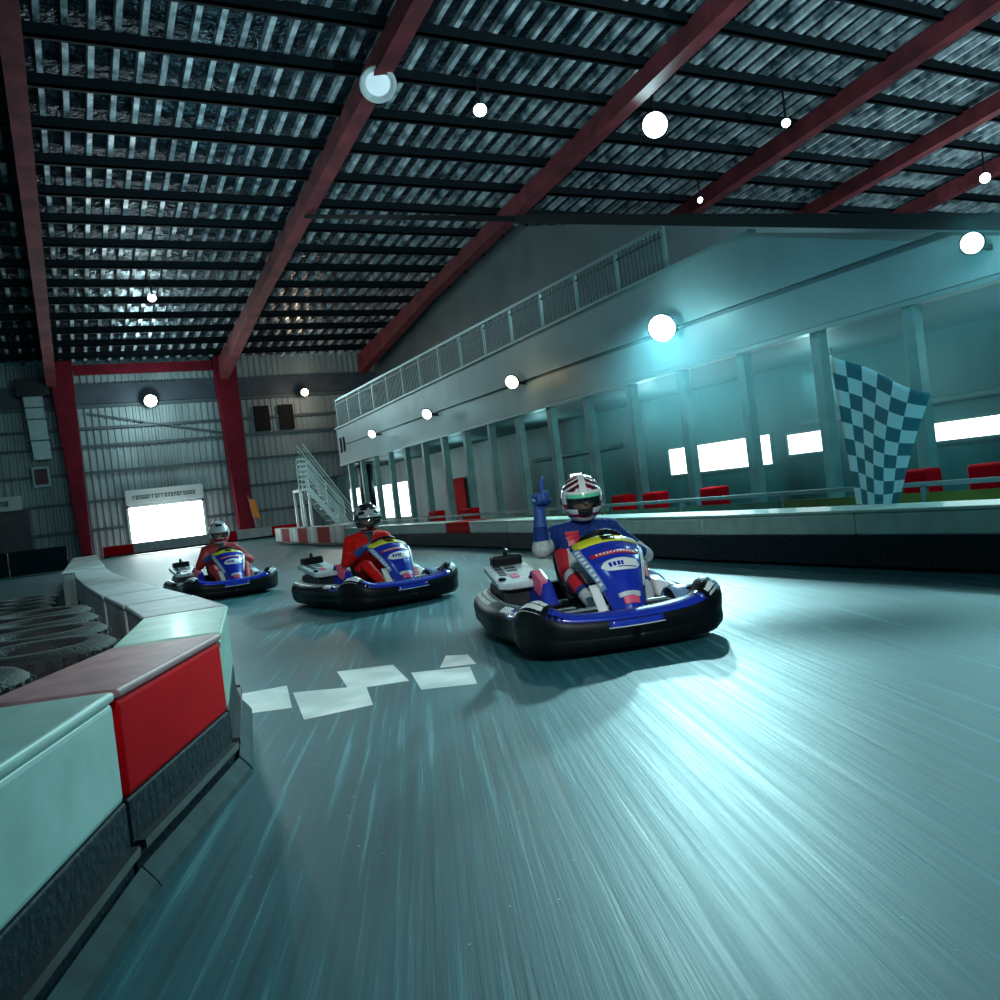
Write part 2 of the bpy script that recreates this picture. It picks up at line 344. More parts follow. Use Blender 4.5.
# ------------------------------------------------------------------ gallery on the side
XM = 10.4
s = empty('gallery', (XM, 0, 0), 'raised viewing gallery with grey two-panel front along the side', 'gallery')
b = MB(); b.prism([(34.6, 2.95), (34.6, 4.40), (14.5, 4.72), (10.3, 4.74), (6.28, 3.44), (5.0, 3.0), (5.0, 2.95)], .08, .2); b.build('backing', 'girt', s)
def mid(y): return 3.68
b = MB(); b.prism([(34.6, 2.95), (34.6, 3.66), (6.9, 3.60), (5.0, 2.97)], 0, .09); b.build('lower_panel', 'fascia', s)
b = MB(); b.prism([(34.6, 3.69), (34.6, 4.40), (14.5, 4.72), (10.3, 4.74), (7.1, 3.70)], 0, .09); b.build('upper_panel', 'fascia', s)
b = MB(); b.box((-.03, 5.2, 2.88), (.2, 34.6, 2.95)); b.build('edge_trim', 'railing', s)
b = MB(); b.bar((.02, 34.6, 4.43), (.02, 14.5, 4.75), .16, .06); b.bar((.02, 14.5, 4.75), (.02, 10.3, 4.77), .16, .06); b.build('top_trim', 'railing', s)
b = MB(); b.box((.2, 5.0, 2.95), (7.55, 34.6, 3.15)); b.build('deck', 'sidewall', s)
b = MB(); b.box((0.1, 34.6, 2.9), (7.55, 34.7, 4.4)); b.build('end_panel', 'fascia', s)
for yy, z0 in ((34.2, 3.4),): 
    for dy in (0, -.45): b = MB(); b.box((-.04, yy - .1 + dy, z0), (.0, yy + dy, z0 + .6)); b.build('bracket', 'blacksteel', s)
s = empty('gallery_railing', (XM + .1, 0, 4.4), 'long steel railing with dense infill along the gallery edge', 'railing')
YR0, YR1 = 34.5, 12.6
def ztop(y): return 4.40 + (34.6 - y) / 20.1 * .32 - 4.4
b = MB(); b.bar((0, YR0, 1.2), (0, YR1, 1.2), .07, .07); b.build('top_rail', 'railing', s)
ny = 14; dy = (YR0 - YR1) / ny
for i in range(ny + 1):
    y = YR0 - i * dy; b = MB(); b.box((-.03, y - .03, ztop(y)), (.03, y + .03, 1.2)); b.build('railing_post', 'railing', s)
for i in range(ny):
    y = YR0 - i * dy; b = MB(); 
    for k in range(1, 12):
        q = y - dy * k / 12; b.box((-.012, q - .02, ztop(q) + .05), (.012, q + .02, 1.18))
    b.box((-.012, y - dy, ztop(y) + .05), (.012, y, ztop(y) + .12)); b.box((-.012, y - dy, 1.02), (.012, y, 1.06))
    b.build('infill_grille', 'mesh', s)
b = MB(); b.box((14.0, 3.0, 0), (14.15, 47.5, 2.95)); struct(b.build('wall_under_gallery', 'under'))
py = 33.6; i = 0
while py > 4:
    b = MB(); b.box((XM + .02, py - .09, 0), (XM + .2, py + .09, 2.94))
    o = b.build('gallery_post', 'post', bevel=.01); tag(o, 'pale upright post holding up the gallery front', 'post', 'posts under the gallery'); py -= 1.62
s = empty('pillar', (10.9, 33.0, 0), 'thick dark round pillar under the gallery end by the stairs', 'pillar')
b = MB(); b.lathe([(.3, 0), (.3, 2.75)], 20); b.build('shaft', 'dark', s, smooth=True)
b = MB(); b.box((-.36, -.36, 2.75), (.36, .36, 2.86)); b.build('capital', 'post', s)
# lit openings under the gallery
for i, (y0, y1, z0, z1) in enumerate(((17.5, 13.95, .93, 1.58), (13.45, 12.3, 1.08, 1.5), (10.3, 8.0, 1.0, 1.32), (41.7, 36.2, .4, 2.0), (45.2, 43.2, .9, 2.1), (22.4, 21.7, .8, 1.3))):
    w = empty('window_%d' % (i + 1), (13.98, 0, 0), None, None); w['kind'] = 'structure'
    b = MB(); b.box((-.04, y1, z0), (.0, y0, z1)); b.build('pane', 'window', w)
    b = MB(); t = .05
    b.box((-.07, y1 - t, z0 - t), (0, y0 + t, z0)); b.box((-.07, y1 - t, z1), (0, y0 + t, z1 + t)); b.box((-.07, y1 - t, z0), (0, y1, z1)); b.box((-.07, y0, z0), (0, y0 + t, z1)); b.build('window_frame', 'post', w)
d3 = empty('door_3', (13.95, 0, 0), None, None); d3['kind'] = 'structure'
b = MB(); b.box((-.05, 30.2, 0), (0.0, 32.0, 1.75)); b.build('door_leaf', 'padred', d3, bevel=.01)
# ducts / pale strips on the under-gallery wall
for (ya, yb, z, lb) in ((19.5, 24.5, 1.9, 'pale pipe on the wall under the gallery, farther one'), (4.5, 13.0, 1.72, 'pale pipe on the wall above the bright windows')):
    b = MB(); b.tube([(13.9, ya, z), (13.9, yb, z)], .06, 10); tag(b.build('wall_pipe', 'post', smooth=True), lb, 'pipe')
# inclined black beam, added to trace a dark seam line
pA = onX(1012, 222, 10.3); pB = onX(519, 219, 10.3); pA = pB + (pA - pB) * 1.3; pC = V(8.72, 29.6, zroof(29.6) - 1.0)
s = empty('seam_beam', (0, 0, 0), 'thin added black beam tracing a dark seam line below the ceiling', 'beam')
b = MB(); b.bar(pA, pB, .2, .2); b.build('lower_length', 'blacksteel', s)
b = MB(); b.bar(pB, pC, .12, .14); b.build('upper_length', 'blacksteel', s)

# ------------------------------------------------------------------ guard rail and red pads behind the right barrier
s = empty('guard_rail', (8.5, 0, 0), 'low guard rail with pale top and olive green boards behind track barrier', 'guard rail')
b = MB(); b.bar((0, 4, .56), (0, 30, .58), .06, .05); b.build('top_rail', 'railing', s)
for i in range(13):
    y = 4.2 + i * 2.1
    b = MB(); b.box((-.03, y - .03, 0), (.03, y + .03, .55)); b.build('rail_post', 'railing', s)
for i in range(12):
    y = 4.2 + i * 2.1
    b = MB(); b.box((-.045, y + .04, .12), (-.015, y + 2.06, .47)); b.build('board', 'olive' if i in (0, 1, 4) else 'greenpanel', s)
RP = [(429, 'behind far end of guard rail'), (463, 'second from the far end of guard rail'), (616, 'just behind the raised helmet side'), (648, 'second to the side of the front driver'), (707, 'below the widest bright window'), (915, 'beside the checkered flag'), (983, 'last before the edge of view')]
for k, (px, lb) in enumerate(RP):
    q = onX(px, 490, 9.3)
    ss = empty('crash_pad', (9.3, q.y, 0), 'square red crash pad behind the guard rail, ' + lb, 'pad')
    wd = .14 + .006 * q.y
    b = MB(); b.box((0, -wd, .05), (.3, wd, .70)); b.build('cushion', 'padred', ss, bevel=.04)
    b = MB(); b.box((.02, -wd + .03, 0), (.28, wd - .03, .05)); b.build('base', 'black', ss)

# ------------------------------------------------------------------ track barriers
def block(name, a, b_, h, dep, top, face, label, group=None, belt=.28, skirt=False, ta=0, tb=0, side=1):
    """a foam block between two front-edge points; local x along the front, y to the back"""
    a = Vector((a[0], a[1], 0)); b2 = Vector((b_[0], b_[1], 0)); d = b2 - a; L_ = d.length; rz = math.atan2(d.y, d.x)
    s = empty(name, a, label, 'barrier block', group, rz); g = .006; sg = side
    def Y(v): return v * sg
    bb = MB(); bb.prism([(g, Y(0)), (L_ - g, Y(0)), (L_ - g - tb, Y(dep)), (g + ta, Y(dep))], belt, h - .03, 'z'); bb.build('pad', face, s, bevel=.02)
    bb = MB(); bb.prism([(g, Y(-.008)), (L_ - g, Y(-.008)), (L_ - g - tb, Y(dep + .008)), (g + ta, Y(dep + .008))], h - .03, h, 'z'); bb.build('top_cover', top, s, bevel=.012)
    bb = MB(); bb.prism([(0, Y(.0)), (L_, Y(.0)), (L_ - tb, Y(dep)), (ta, Y(dep))], .03, belt, 'z'); bb.build('rubber_belt', 'belt', s, bevel=.01)
    if skirt:
        bb = MB(); bb.box((0.02, min(Y(-.03), Y(.0)), belt * .42), (L_ - .02, max(Y(-.03), 0), belt * .52)); bb.build('chain_strip', 'dark', s)
        bb = MB(); bb.hexa([V(.0, Y(-.07), 0), V(L_, Y(-.07), 0), V(L_, Y(-.02), 0), V(0, Y(-.02), 0)], [V(.0, Y(-.06), .02), V(L_, Y(-.06), .02), V(L_, Y(-.02), .07), V(0, Y(-.02), .07)]); bb.build('kerb_skirt', 'skirt', s)
    return s
# right side, a gentle line receding to the stairs
pts = [(5.75, 1.2), (5.98, 3.2), (6.05, 5.2), (6.15, 7.3), (6.38, 9.3), (6.62, 11.3), (6.85, 13.3), (7.0, 15.2)]
for i in range(len(pts) - 1):
    block('barrier_block', pts[i], pts[i + 1], .52, .5, 'padwhite', 'padwhite', 'long pale foam barrier block over black belt on the outer track edge', 'pale blocks on the outer track edge', belt=.3, side=-1)
block('barrier_block', (7.0, 15.2), (7.05, 16.5), .52, .5, 'padred', 'padred', 'single red barrier block in the pale outer row between front and middle karts', None, belt=.3, side=-1)
pts = [(7.05, 16.5), (7.1, 19.0), (7.08, 21.5), (6.95, 23.5)]
for i in range(3):
    block('barrier_block', pts[i], pts[i + 1], .52, .5, 'padwhite', 'padwhite', 'pale foam block of the outer row behind the middle kart', 'pale blocks behind the middle kart', belt=.3, side=-1)
# dirty white and red blocks below the stairs
pts = [(6.95, 23.5), (6.98, 25.2), (7.02, 26.8), (7.05, 28.2), (7.1, 29.7), (7.2, 31.4), (7.32, 33.2), (7.5, 35.2)]
for i in range(7):
    cc = ('paddirty', 'padred')[i % 2 == 1]
    lb = ('dirty white barrier block below the staircase', 'red barrier block below the staircase')[i % 2 == 1]
    block('barrier_block', pts[i], pts[i + 1], .62, .24, 'paddirty' if i % 2 == 0 else 'padredtop', cc, lb + ' in the far outer row', ('dirty white blocks below the stairs', 'red blocks below the stairs')[i % 2 == 1], belt=.1, side=-1)
# low row at the foot of the far wall
x = 1.5
for i in range(6):
    red = i in (0, 3, 5)
    x2 = x + (1.4 if red else 1.9)
    if i == 5: x2 = 11.6
    lbl = {0: 'red barrier block at the foot of the column by the duct', 1: 'grey barrier block below the bright doorway, nearer the duct', 2: 'grey barrier block below the middle of the bright doorway', 3: 'red barrier block below the bright doorway edge behind the far driver', 4: 'grey barrier block between the far driver and the red column foot', 5: 'long red barrier block in front of the column near the stairs'}[i]
    block('barrier_block', (x, 47.6), (x2, 47.6), .62, .5, 'padredtop' if red else 'padgrey', 'padred' if red else 'padgrey', lbl, None, belt=.12)
    x = x2
# near inner barrier
NB = [((-1.35, -.75), (-.62, .95), 'padwhite', 'padwhite', 'pale barrier block beside the camera, end of the inner row'),
      ((-.62, .95), (.065, 2.78), 'padwhite', 'padwhite', 'large pale barrier block nearest the camera on inner row'),
      ((.07, 2.79), (.515, 3.73), 'padredtop', 'padred', 'bright red barrier block with worn top, nearest on the inner row'),
      ((.52, 3.76), (.735, 4.93), 'padmint', 'padmint', 'pale green barrier block just past the bright red one'),
      ((.735, 4.96), (.70, 6.1), 'padgrey', 'padgrey', 'greyish pink barrier block past the pale green one'),
      ((.69, 6.12), (.62, 7.4), 'padgrey', 'padgrey', 'greyish barrier block close to the far kart, second past the green one'),
      ((.61, 7.42), (.52, 9.6), 'padgrey', 'padgrey', 'long greyish barrier block at the inner bend'),
      ((.52, 9.62), (.45, 12.2), 'padgrey', 'padgrey', 'greyish barrier block leading to the white inner corner'),
      ((.45, 12.22), (.44, 14.4), 'padgrey', 'padgrey', 'last greyish barrier block before the white inner corner')]
def bend(i, j):
    if i < 0 or j >= len(NB): return 0
    (a, b_), (c, d) = NB[i][:2], NB[j][:2]
    t = math.atan2(d[1] - c[1], d[0] - c[0]) - math.atan2(b_[1] - a[1], b_[0] - a[0]); return .43 * math.tan(t / 2) if t > 0 else 0
for i, (a, b_, tp, fc, lb) in enumerate(NB):
    block('barrier_block', a, b_, .6, .42, tp, fc, lb, None, belt=.27, skirt=True, ta=bend(i - 1, i), tb=bend(i, i + 1))
block('barrier_block', (.45, 14.45), (.66, 27.2), .6, .6, 'paddirty', 'paddirty', 'white corner barrier block at the far end of the inner row', None, belt=.1)
# dark wall of barrier running to the left
for i in range(4):
    block('barrier_block', (-.1 - i * 2.0, 36.5), (-2.05 - i * 2.0, 36.5), .95, .6, 'belt', 'belt', 'dark rubber covered barrier block in the inner far row', 'dark blocks of the inner far row', belt=.12, side=-1)
b = None
# tyres behind the inner barrier
tm = None
def tyre(loc, tilt, label, group, r=.34, w=.2):
    global tm
    if tm is None:
        b = MB(); prof = [(.19, -.08), (.22, -.1), (.30, -.1), (.335, -.075), (.345, 0), (.335, .075), (.30, .1), (.22, .1), (.19, .08), (.2, 0)]
        b.lathe(prof, 32, closed=True); tm = b.build('tyre', 'rubber', smooth=True); o = tm
        s = MB()
        for k in range(32):
            a = 2 * PI * k / 32; mx = Matrix.Rotation(a, 4, 'Z'); s.box((.338, -.012, -.07), (.352, .012, .07), 0, mx)
        t = s.build('tread', 'rubber', o)
    else: o = copy_tree(tm)
    o.location = loc; o.rotation_euler = (tilt[0], tilt[1], random.uniform(0, 6)); tag(o, label, 'tyre', group); return o
rt = random.Random(4)
rows = [(-.18, 4.35), (-.20, 5.08), (-.23, 5.85), (-.25, 6.6), (-.86, 4.7), (-.92, 5.45), (-.95, 6.25), (-1.56, 5.1), (-1.65, 5.85), (-.52, 3.66), (-1.2, 4.0), (-1.6, 6.7)]
for i, (x, y) in enumerate(rows):
    n = 3
    for k in range(n):
        tyre((x + rt.uniform(-.01, .01), y + rt.uniform(-.01, .01), .1 + k * .202), (0, 0), 'black tyre lying in the stacks behind the inner barrier', 'tyres stacked behind the inner barrier')
for i in range(7):
    for k in range(2):
        tyre((-.55 - rt.uniform(-.01, .01) - i * .2 * 0, 8.2 + i * .74, .1 + k * .202), (0, 0), 'black tyre in the low far stacks behind the inner bend', 'low far tyre stacks')

# ------------------------------------------------------------------ painted start squares on the floor
for q in (((237, 695), (287, 686), (292, 708), (238, 715)), ((293, 693), (366, 686), (373, 705), (304, 720)), ((337, 672), (393, 665), (409, 681), (349, 690)), ((411, 673), (470, 667), (477, 684), (421, 690)), ((446, 656), (468, 655), (476, 664), (440, 668))):
    p = [onZ(x, y, 0) for x, y in q]; b = MB(); b.hexa([v + V(0, 0, .0005) for v in reversed(p)], [v + V(0, 0, .003) for v in reversed(p)]); struct(b.build('floor_marking', 'paint'))

# ------------------------------------------------------------------ stairs at the gallery end
s = empty('staircase', (7.95, 32.3, 0), 'pale steel staircase with side rails at the gallery end', 'staircase')
def st(p): return V(p[0] - 7.3, p[1], p[2])
LA, LB = (7.45, 0, 2.0), (8.78, 0, .35)        # flight from the landing down to the floor
for yy in (-.5, .5):
    b = MB(); b.bar(st((7.55, yy, 1.98)), st((8.95, yy, .05)), .05, .2); b.build('stringer', 'stair', s)
    b = MB()
    for k in range(1, 6):
        z = k * .2; b.tube([st((7.6, yy, 2.05 + z)), st((8.85, yy, .35 + z))], .018 if k < 5 else .03, 6)
    b.build('side_rail', 'stair', s)
    for t in (0, .5, 1):
        p = V(7.6, yy, 2.0).lerp(V(8.85, yy, .3), t); b = MB(); b.bar(st(p), st(p + V(0, 0, 1.05)), .04, .04); b.build('baluster', 'stair', s)
for k in range(8):
    t = (k + .5) / 8; p = V(7.6, 0, 1.98).lerp(V(8.9, 0, .1), t); b = MB(); b.box(st((p.x - .12, -.48, p.z)), st((p.x + .14, .48, p.z + .04))); b.build('step', 'tread', s)
b = MB(); b.box(st((7.2, -.5, 1.92)), st((7.62, .5, 2.02))); b.build('landing', 'stair', s)
b = MB()
for k in range(6): b.box(st((7.2, -.5, 2.15 + k * .19)), st((7.62, -.44, 2.21 + k * .19)))
b.box(st((7.2, -.5, 2.0)), st((7.24, -.44, 3.15))); b.box(st((7.58, -.5, 2.0)), st((7.62, -.44, 3.15))); b.build('landing_rail_grille', 'stair', s)
for xx in (7.24, 7.56):
    for yy in (-.46, .46):
        b = MB(); b.box(st((xx - .04, yy - .04, 0)), st((xx + .04, yy + .04, 1.92))); b.build('leg', 'stair', s)
s = empty('upper_stair', (9.1, 33.9, 0), 'second stair flight rising from ground to the gallery end', 'staircase')
for yy in (-.45, .45):
    b = MB(); b.bar((-.55, yy, 2.9), (1.2, yy, .1), .05, .2); b.build('stringer', 'stair', s)
    b = MB()
    for k in range(1, 6): b.tube([(-.5, yy, 2.85 + k * .2), (1.2, yy, .15 + k * .2)], .018 if k < 5 else .03, 6)
    b.build('side_rail', 'stair', s)
for k in range(11):
    t = (k + .5) / 11; p = V(-.5, 0, 2.8).lerp(V(1.15, 0, .1), t); b = MB(); b.box((p.x - .1, -.43, p.z), (p.x + .12, .43, p.z + .04)); b.build('step', 'tread', s)
b = MB(); b.bar((-.5, -.45, 0), (-.5, -.45, 2.8), .07, .07); b.build('support', 'stair', s)

# ------------------------------------------------------------------ checkered flag
P0 = onX(866, 524, 7.6); P1 = onX(831, 350, 7.6)
s = empty('checkered_flag', (7.6, P0.y, 0), 'large white and teal checkered flag waving above the outer barrier', 'flag')
base = V(0, 0, 0); topp = P1 - V(7.6, P0.y, 0)
b = MB(); b.tube([base, topp * 1.01], .018, 8); b.build('pole', 'steel', s)
cs = [onX(832, 356, 7.6), onX(932, 392, 7.6), onX(893, 520, 7.6), onX(862, 520, 7.6)]; cs = [c - V(7.6, P0.y, 0) for c in cs]
def fl(u, v):
    p = cs[0].lerp(cs[1], u).lerp(cs[3].lerp(cs[2], u), v)
    q = p + V(-.04 + .05 * math.sin(6 * u + 3 * v) * u, -.02 * math.sin(6 * v + 2) * u, .04 * math.sin(6 * u + 2 * v) * u); return q
b = MB(); NU, NVV = 6, 10
for i in range(NU):
    for j in range(NVV):
        b.grid(lambda u, v: fl((i + u) / NU, (j + v) / NVV), 3, 3, (i + j) % 2)
o = b.build('cloth', ['flagwhite', 'flagdark'], s, smooth=True)
bm = bmesh.new(); bm.from_mesh(o.data); bmesh.ops.remove_doubles(bm, verts=bm.verts, dist=.0005); bmesh.ops.recalc_face_normals(bm, faces=bm.faces); bm.to_mesh(o.data); bm.free()
q = o.modifiers.new('solid', 'SOLIDIFY'); q.thickness = .006

# ------------------------------------------------------------------ karts
def closed_spline(P, n):
    k = len(P); out = []
    for i in range(n):
        t = i / n * k; a = int(t) % k; f = t - int(t)
        p0, p1, p2, p3 = P[(a - 1) % k], P[a], P[(a + 1) % k], P[(a + 2) % k]
        out.append(tuple(.5 * (2 * p1[c] + (p2[c] - p0[c]) * f + (2 * p0[c] - 5 * p1[c] + 4 * p2[c] - p3[c]) * f * f + (3 * p1[c] - p0[c] - 3 * p2[c] + p3[c]) * f ** 3) for c in (0, 1)))
    return out
HALF = [(1.0, 0), (.985, .28), (.93, .50), (.76, .62), (.5, .60), (.28, .61), (0, .66), (-.3, .665), (-.55, .65), (-.80, .63), (-.95, .52), (-1.0, .27)]
RING = closed_spline(HALF + [(-1.0, 0)] + [(x, -y) for x, y in reversed(HALF[1:])], 160)
def ring_at(s):
    n = len(RING); t = (s % 1) * n; a = int(t) % n; f = t - int(t); p = RING[a]; q = RING[(a + 1) % n]; r = RING[a - 1]
    x = p[0] + (q[0] - p[0]) * f; y = p[1] + (q[1] - p[1]) * f; dx, dy = q[0] - r[0], q[1] - r[1]; l = math.hypot(dx, dy)
    return x, y, dy / l, -dx / l
PROF = [(-.12, .07), (-.05, .045), (.0, .05), (.03, .085), (.036, .115), (.034, .13), (.038, .145), (.042, .18), (.036, .215), (.015, .245), (-.03, .265), (-.075, .268), (-.115, .25)]
def prof_at(v):
    n = len(PROF) - 1; t = max(0, min(.99999, v)) * n; a = int(t); f = t - a
    return PROF[a][0] + (PROF[a + 1][0] - PROF[a][0]) * f, PROF[a][1] + (PROF[a + 1][1] - PROF[a][1]) * f
def hz(s):
    s = s % 1; s = min(s, 1 - s)
    return 1 + .34 * math.exp(-((s - .112) / .035) ** 2) - .06 * math.exp(-(s / .05) ** 2) + .08 * math.exp(-((s - .42) / .05) ** 2)
def ring_pt(s, v, off=0):
    x, y, nx, ny = ring_at(s); o, z = prof_at(v); o2, z2 = prof_at(min(1, v + .04)); 
    dz, do = z2 - z, o2 - o; l = math.hypot(dz, do) or 1
    on, zn = dz / l, -do / l
    o += on * off; zz = z * (hz(s) if z > .12 else 1) + zn * off
    return V(x + nx * o, y + ny * o, zz)
def strip(name, m_, parent, s0, s1, v0, v1, n=20, off=.005):
    b = MB(); b.grid(lambda u, v: ring_pt(s0 + (s1 - s0) * u, v0 + (v1 - v0) * v, off), n, 5); return b.build(name, m_, parent, smooth=True, solid=.004)
FROW = [(.79, .13, .08), (.765, .22, .10), (.71, .33, .125), (.65, .43, .155), (.58, .52, .195), (.50, .59, .225), (.40, .645, .235), (.30, .665, .21)]
def fair(t, u):
    n = len(FROW) - 1; q = max(0, min(.99999, t)) * n; a = int(q); f = q - a
    c = [FROW[a][i] + (FROW[a + 1][i] - FROW[a][i]) * f for i in range(3)]
    return V(c[0] - .42 * c[2] * u * u, c[2] * u + .08, c[1] - .05 * u * u)
def fairn(t, u, off):
    p = fair(t, u); a = fair(min(1, t + .02), u) - fair(max(0, t - .02), u); b_ = fair(t, min(1, u + .03)) - fair(t, max(-1, u - .03))
    n = b_.cross(a).normalized()
    if n.x < 0 and n.z < .5: n = -n
    if n.z < 0 and n.x < .2: n = -n
    return p + n * off
def fstrip(name, m_, parent, t0, t1, u0, u1, off=.006, fn=None):
    b = MB()
    f = fn or (lambda u, v: (t0 + (t1 - t0) * u, u0 + (u1 - u0) * v))
    b.grid(lambda u, v: fairn(*f(u, v), off), 8, 10); return b.build(name, m_, parent, smooth=True, solid=.003)

def make_kart():
    k = empty('go_kart', (0, 0, 0), 'x', 'go-kart')
    b = MB(); b.grid(lambda u, v: ring_pt(u, v), 160, 24); b.build('bumper_ring', 'black', k, smooth=True, solid=.012)
    # coloured inserts along the ring
    strip('blue_front_trim', 'blue', k, -.085, .075, .70, .93, 24)['label'] = 'blue strip along the front bumper top'
    strip('front_plate', 'blue', k, -.024, .024, .60, .68, 10, .008)['label'] = 'small blue plate on the front bumper'
    strip('plate_edge', 'pale', k, -.025, .025, .585, .60, 10, .009)
    strip('corner_cap', 'white', k, -.135, -.092, .72, .97, 12)
    strip('corner_cap', 'white', k, .082, .1, .70, .97, 10)
    strip('corner_cap', 'paleblue', k, .1, .165, .66, .97, 16)
    strip('corner_line', 'white', k, .12, .17, .66, .72, 12, .008)
    strip('side_trim', 'blue', k, -.2, -.14, .66, .9, 14)
    strip('side_trim', 'pale', k, -.40, -.27, .76, .97, 20)
    strip('side_trim', 'blue', k, .2, .3, .68, .95, 16)
    strip('side_trim', 'pale', k, .31, .4, .76, .97, 16)
    strip('side_light', 'white', k, -.225, -.2, .72, .82, 6, .008)
    # chassis
    b = MB(); b.prism([(.86, -.30), (.86, .30), (.55, .42), (-.3, .40), (-.9, .36), (-.9, -.36), (-.3, -.40), (.55, -.42)], .065, .085, 'z'); b.build('floor_tray', 'dark', k, bevel=.004)
    for sg in (-1, 1):
        b = MB(); b.tube([(.93, .25 * sg, .12), (.6, .34 * sg, .11), (.1, .38 * sg, .11), (-.5, .36 * sg, .12), (-.95, .3 * sg, .13)], .018, 8); b.build('frame_tube', 'dark', k, smooth=True)
    b = MB(); b.tube([(-.56, -.54, .14), (-.56, .54, .14)], .022, 10); b.build('rear_axle', 'steel', k, smooth=True)
    b = MB(); b.tube([(.55, -.5, .135), (.55, .5, .135)], .018, 10); b.build('front_axle', 'steel', k, smooth=True)
    def wheel(x, y, r, w):
        mx = Matrix.Translation((x, y, r)) @ Matrix.Rotation(PI / 2, 4, 'X')
        b = MB(); h = w / 2; b.lathe([(r * .55, -h * .9), (r * .8, -h), (r * .97, -h * .8), (r, -h * .4), (r, h * .4), (r * .97, h * .8), (r * .8, h), (r * .55, h * .9)], 28, mx, closed=True)
        wh = b.build('wheel', 'rubber', k, smooth=True)
        b = MB(); b.lathe([(r * .3, -h * .5), (r * .56, -h * .85), (r * .5, 0), (r * .56, h * .85), (r * .3, h * .5)], 20, mx); b.build('rim', 'steel', wh, smooth=True)
    for sg in (-1, 1):
        wheel(.55, .475 * sg, .13, .13); wheel(-.56, .47 * sg, .14, .18)
    # front: pedal box, hoop
    b = MB(); b.box((.62, -.36, .1), (.68, .36, .21)); b.build('front_panel', 'black', k, bevel=.02)
    b = MB(); b.tube([(.66, -.44, .11), (.65, -.39, .225), (.64, -.35, .24), (.64, .35, .24), (.65, .39, .225), (.66, .44, .11)], .014, 8); b.build('front_hoop', 'steel', k, smooth=True)
    for sg in (-1, 1):
        b = MB(); b.box((.60, .20 * sg - .035, .1), (.615, .20 * sg + .035, .23), 0, Matrix.Translation((0, 0, 0))); b.build('pedal', 'steel', k, bevel=.004)
        # fenders over the front wheels
        b = MB()
        b.grid(lambda u, v: V(.55 + .165 * math.cos(PI * (.08 + .84 * u)) * -1, sg * (.40 + .16 * v), .13 + .165 * math.sin(PI * (.08 + .84 * u))), 14, 3); b.build('wheel_fender', 'black' if sg < 0 else 'paleblue', k, smooth=True, solid=.008)
    b = MB(); b.tube([(.62, .08, .12), (.24, .08, .585)], .016, 8); b.build('steering_column', 'dark', k, smooth=True)
    c = V(.20, .08, .60); ax = V(-.66, 0, .75).normalized(); e1 = V(0, 1, 0); e2 = ax.cross(e1)
    b = MB(); b.tube([c + (e1 * math.cos(2 * PI * i / 28) * .16 + e2 * math.sin(2 * PI * i / 28) * .15) for i in range(28)], .016, 8, closed=True)
    sw = b.build('steering_wheel', 'black', k, smooth=True)
    b = MB()
    for a in (0, PI, PI * 1.5): b.bar(c, c + e1 * math.cos(a) * .15 + e2 * math.sin(a) * .14, .03, .012)
    b.build('wheel_spoke', 'dark', sw)
    # fairing
    b = MB(); b.grid(lambda u, v: fair(u, -1 + 2 * v), 28, 16); fg = b.build('front_fairing', 'blue', k, smooth=True, solid=.012)
    def sw_(t0, t1, e): return lambda u, v: (t0 + (t1 - t0) * u + e * (1 - (2 * v - 1) ** 2), -.92 + 1.84 * v)
    fstrip('top_band', 'yellow', fg, 0, 0, 0, 0, .009, sw_(.80, .97, .015))['label'] = 'yellow band across the fairing top'
    fstrip('top_emblem', 'blackhelm', fg, .84, .94, -.15, .22, .013)
    fstrip('top_patch', 'whitehelm', fg, .83, .92, .45, .85, .012)
    fstrip('red_line', 'red', fg, .645, .685, -.7, .78, .009)['label'] = 'red lettered line on the fairing'
    b = MB(); 
    for i in range(12):
        u0 = -.55 + i * .1; b.grid(lambda u, v: fairn(.655 + .02 * u, u0 + .06 * v, .013), 1, 1)
    b.build('red_line_lettering', 'white', fg)
    def oval(u, v): a = math.sin(PI * min(1, max(0, v))) ** .35; return (.53 + (u - .5) * .12 * a, -.62 + 1.4 * v)
    fstrip('white_label', 'white', fg, 0, 0, 0, 0, .009, oval)['label'] = 'white oval lettered label on the fairing'
    b = MB()
    for i, (u0, wd, t0, t1) in enumerate(((-.36, .1, .515, .555), (-.22, .1, .515, .555), (-.08, .1, .515, .555), (.05, .08, .515, .555), (-.1, .7, .497, .505))): 
        b.grid(lambda u, v: fairn(t0 + (t1 - t0) * u, u0 + wd * v, .0135), 1, 4)
    b.build('label_lettering', 'blue', fg)
    fstrip('lower_emblem', 'pink', fg, .19, .25, -.35, .5, .012)
    fstrip('lower_emblem_band', 'pale', fg, .25, .285, -.5, .62, .012)
    fstrip('edge_band', 'paleblue', fg, .36, .82, -.99, -.80, .010)
    fstrip('edge_band', 'pale', fg, .36, .76, .85, .99, .010)
    b = MB()
    for i in range(9): b.grid(lambda u, v: fairn(.40 + i * .045 + .025 * u, -.94 + .1 * v, .0145), 1, 1)
    b.build('edge_lettering', 'white', fg)
    for sg in (-1, 1):
        b = MB(); b.tube([(.74, 0.08 + .06 * sg, .1), (.69, .08 + .09 * sg, .24), (.62, .08 + .12 * sg, .36)], .014, 8); b.build('fairing_strut', 'dark', k, smooth=True)
    # small white shield beside fairing
    b = MB(); b.grid(lambda u, v: V(.69 - .11 * u, -.055 - .06 * v - .02 * u, .22 + .16 * u - .03 * v * (1 - u)), 6, 4); b.build('knee_shield', 'white', k, smooth=True, solid=.012)
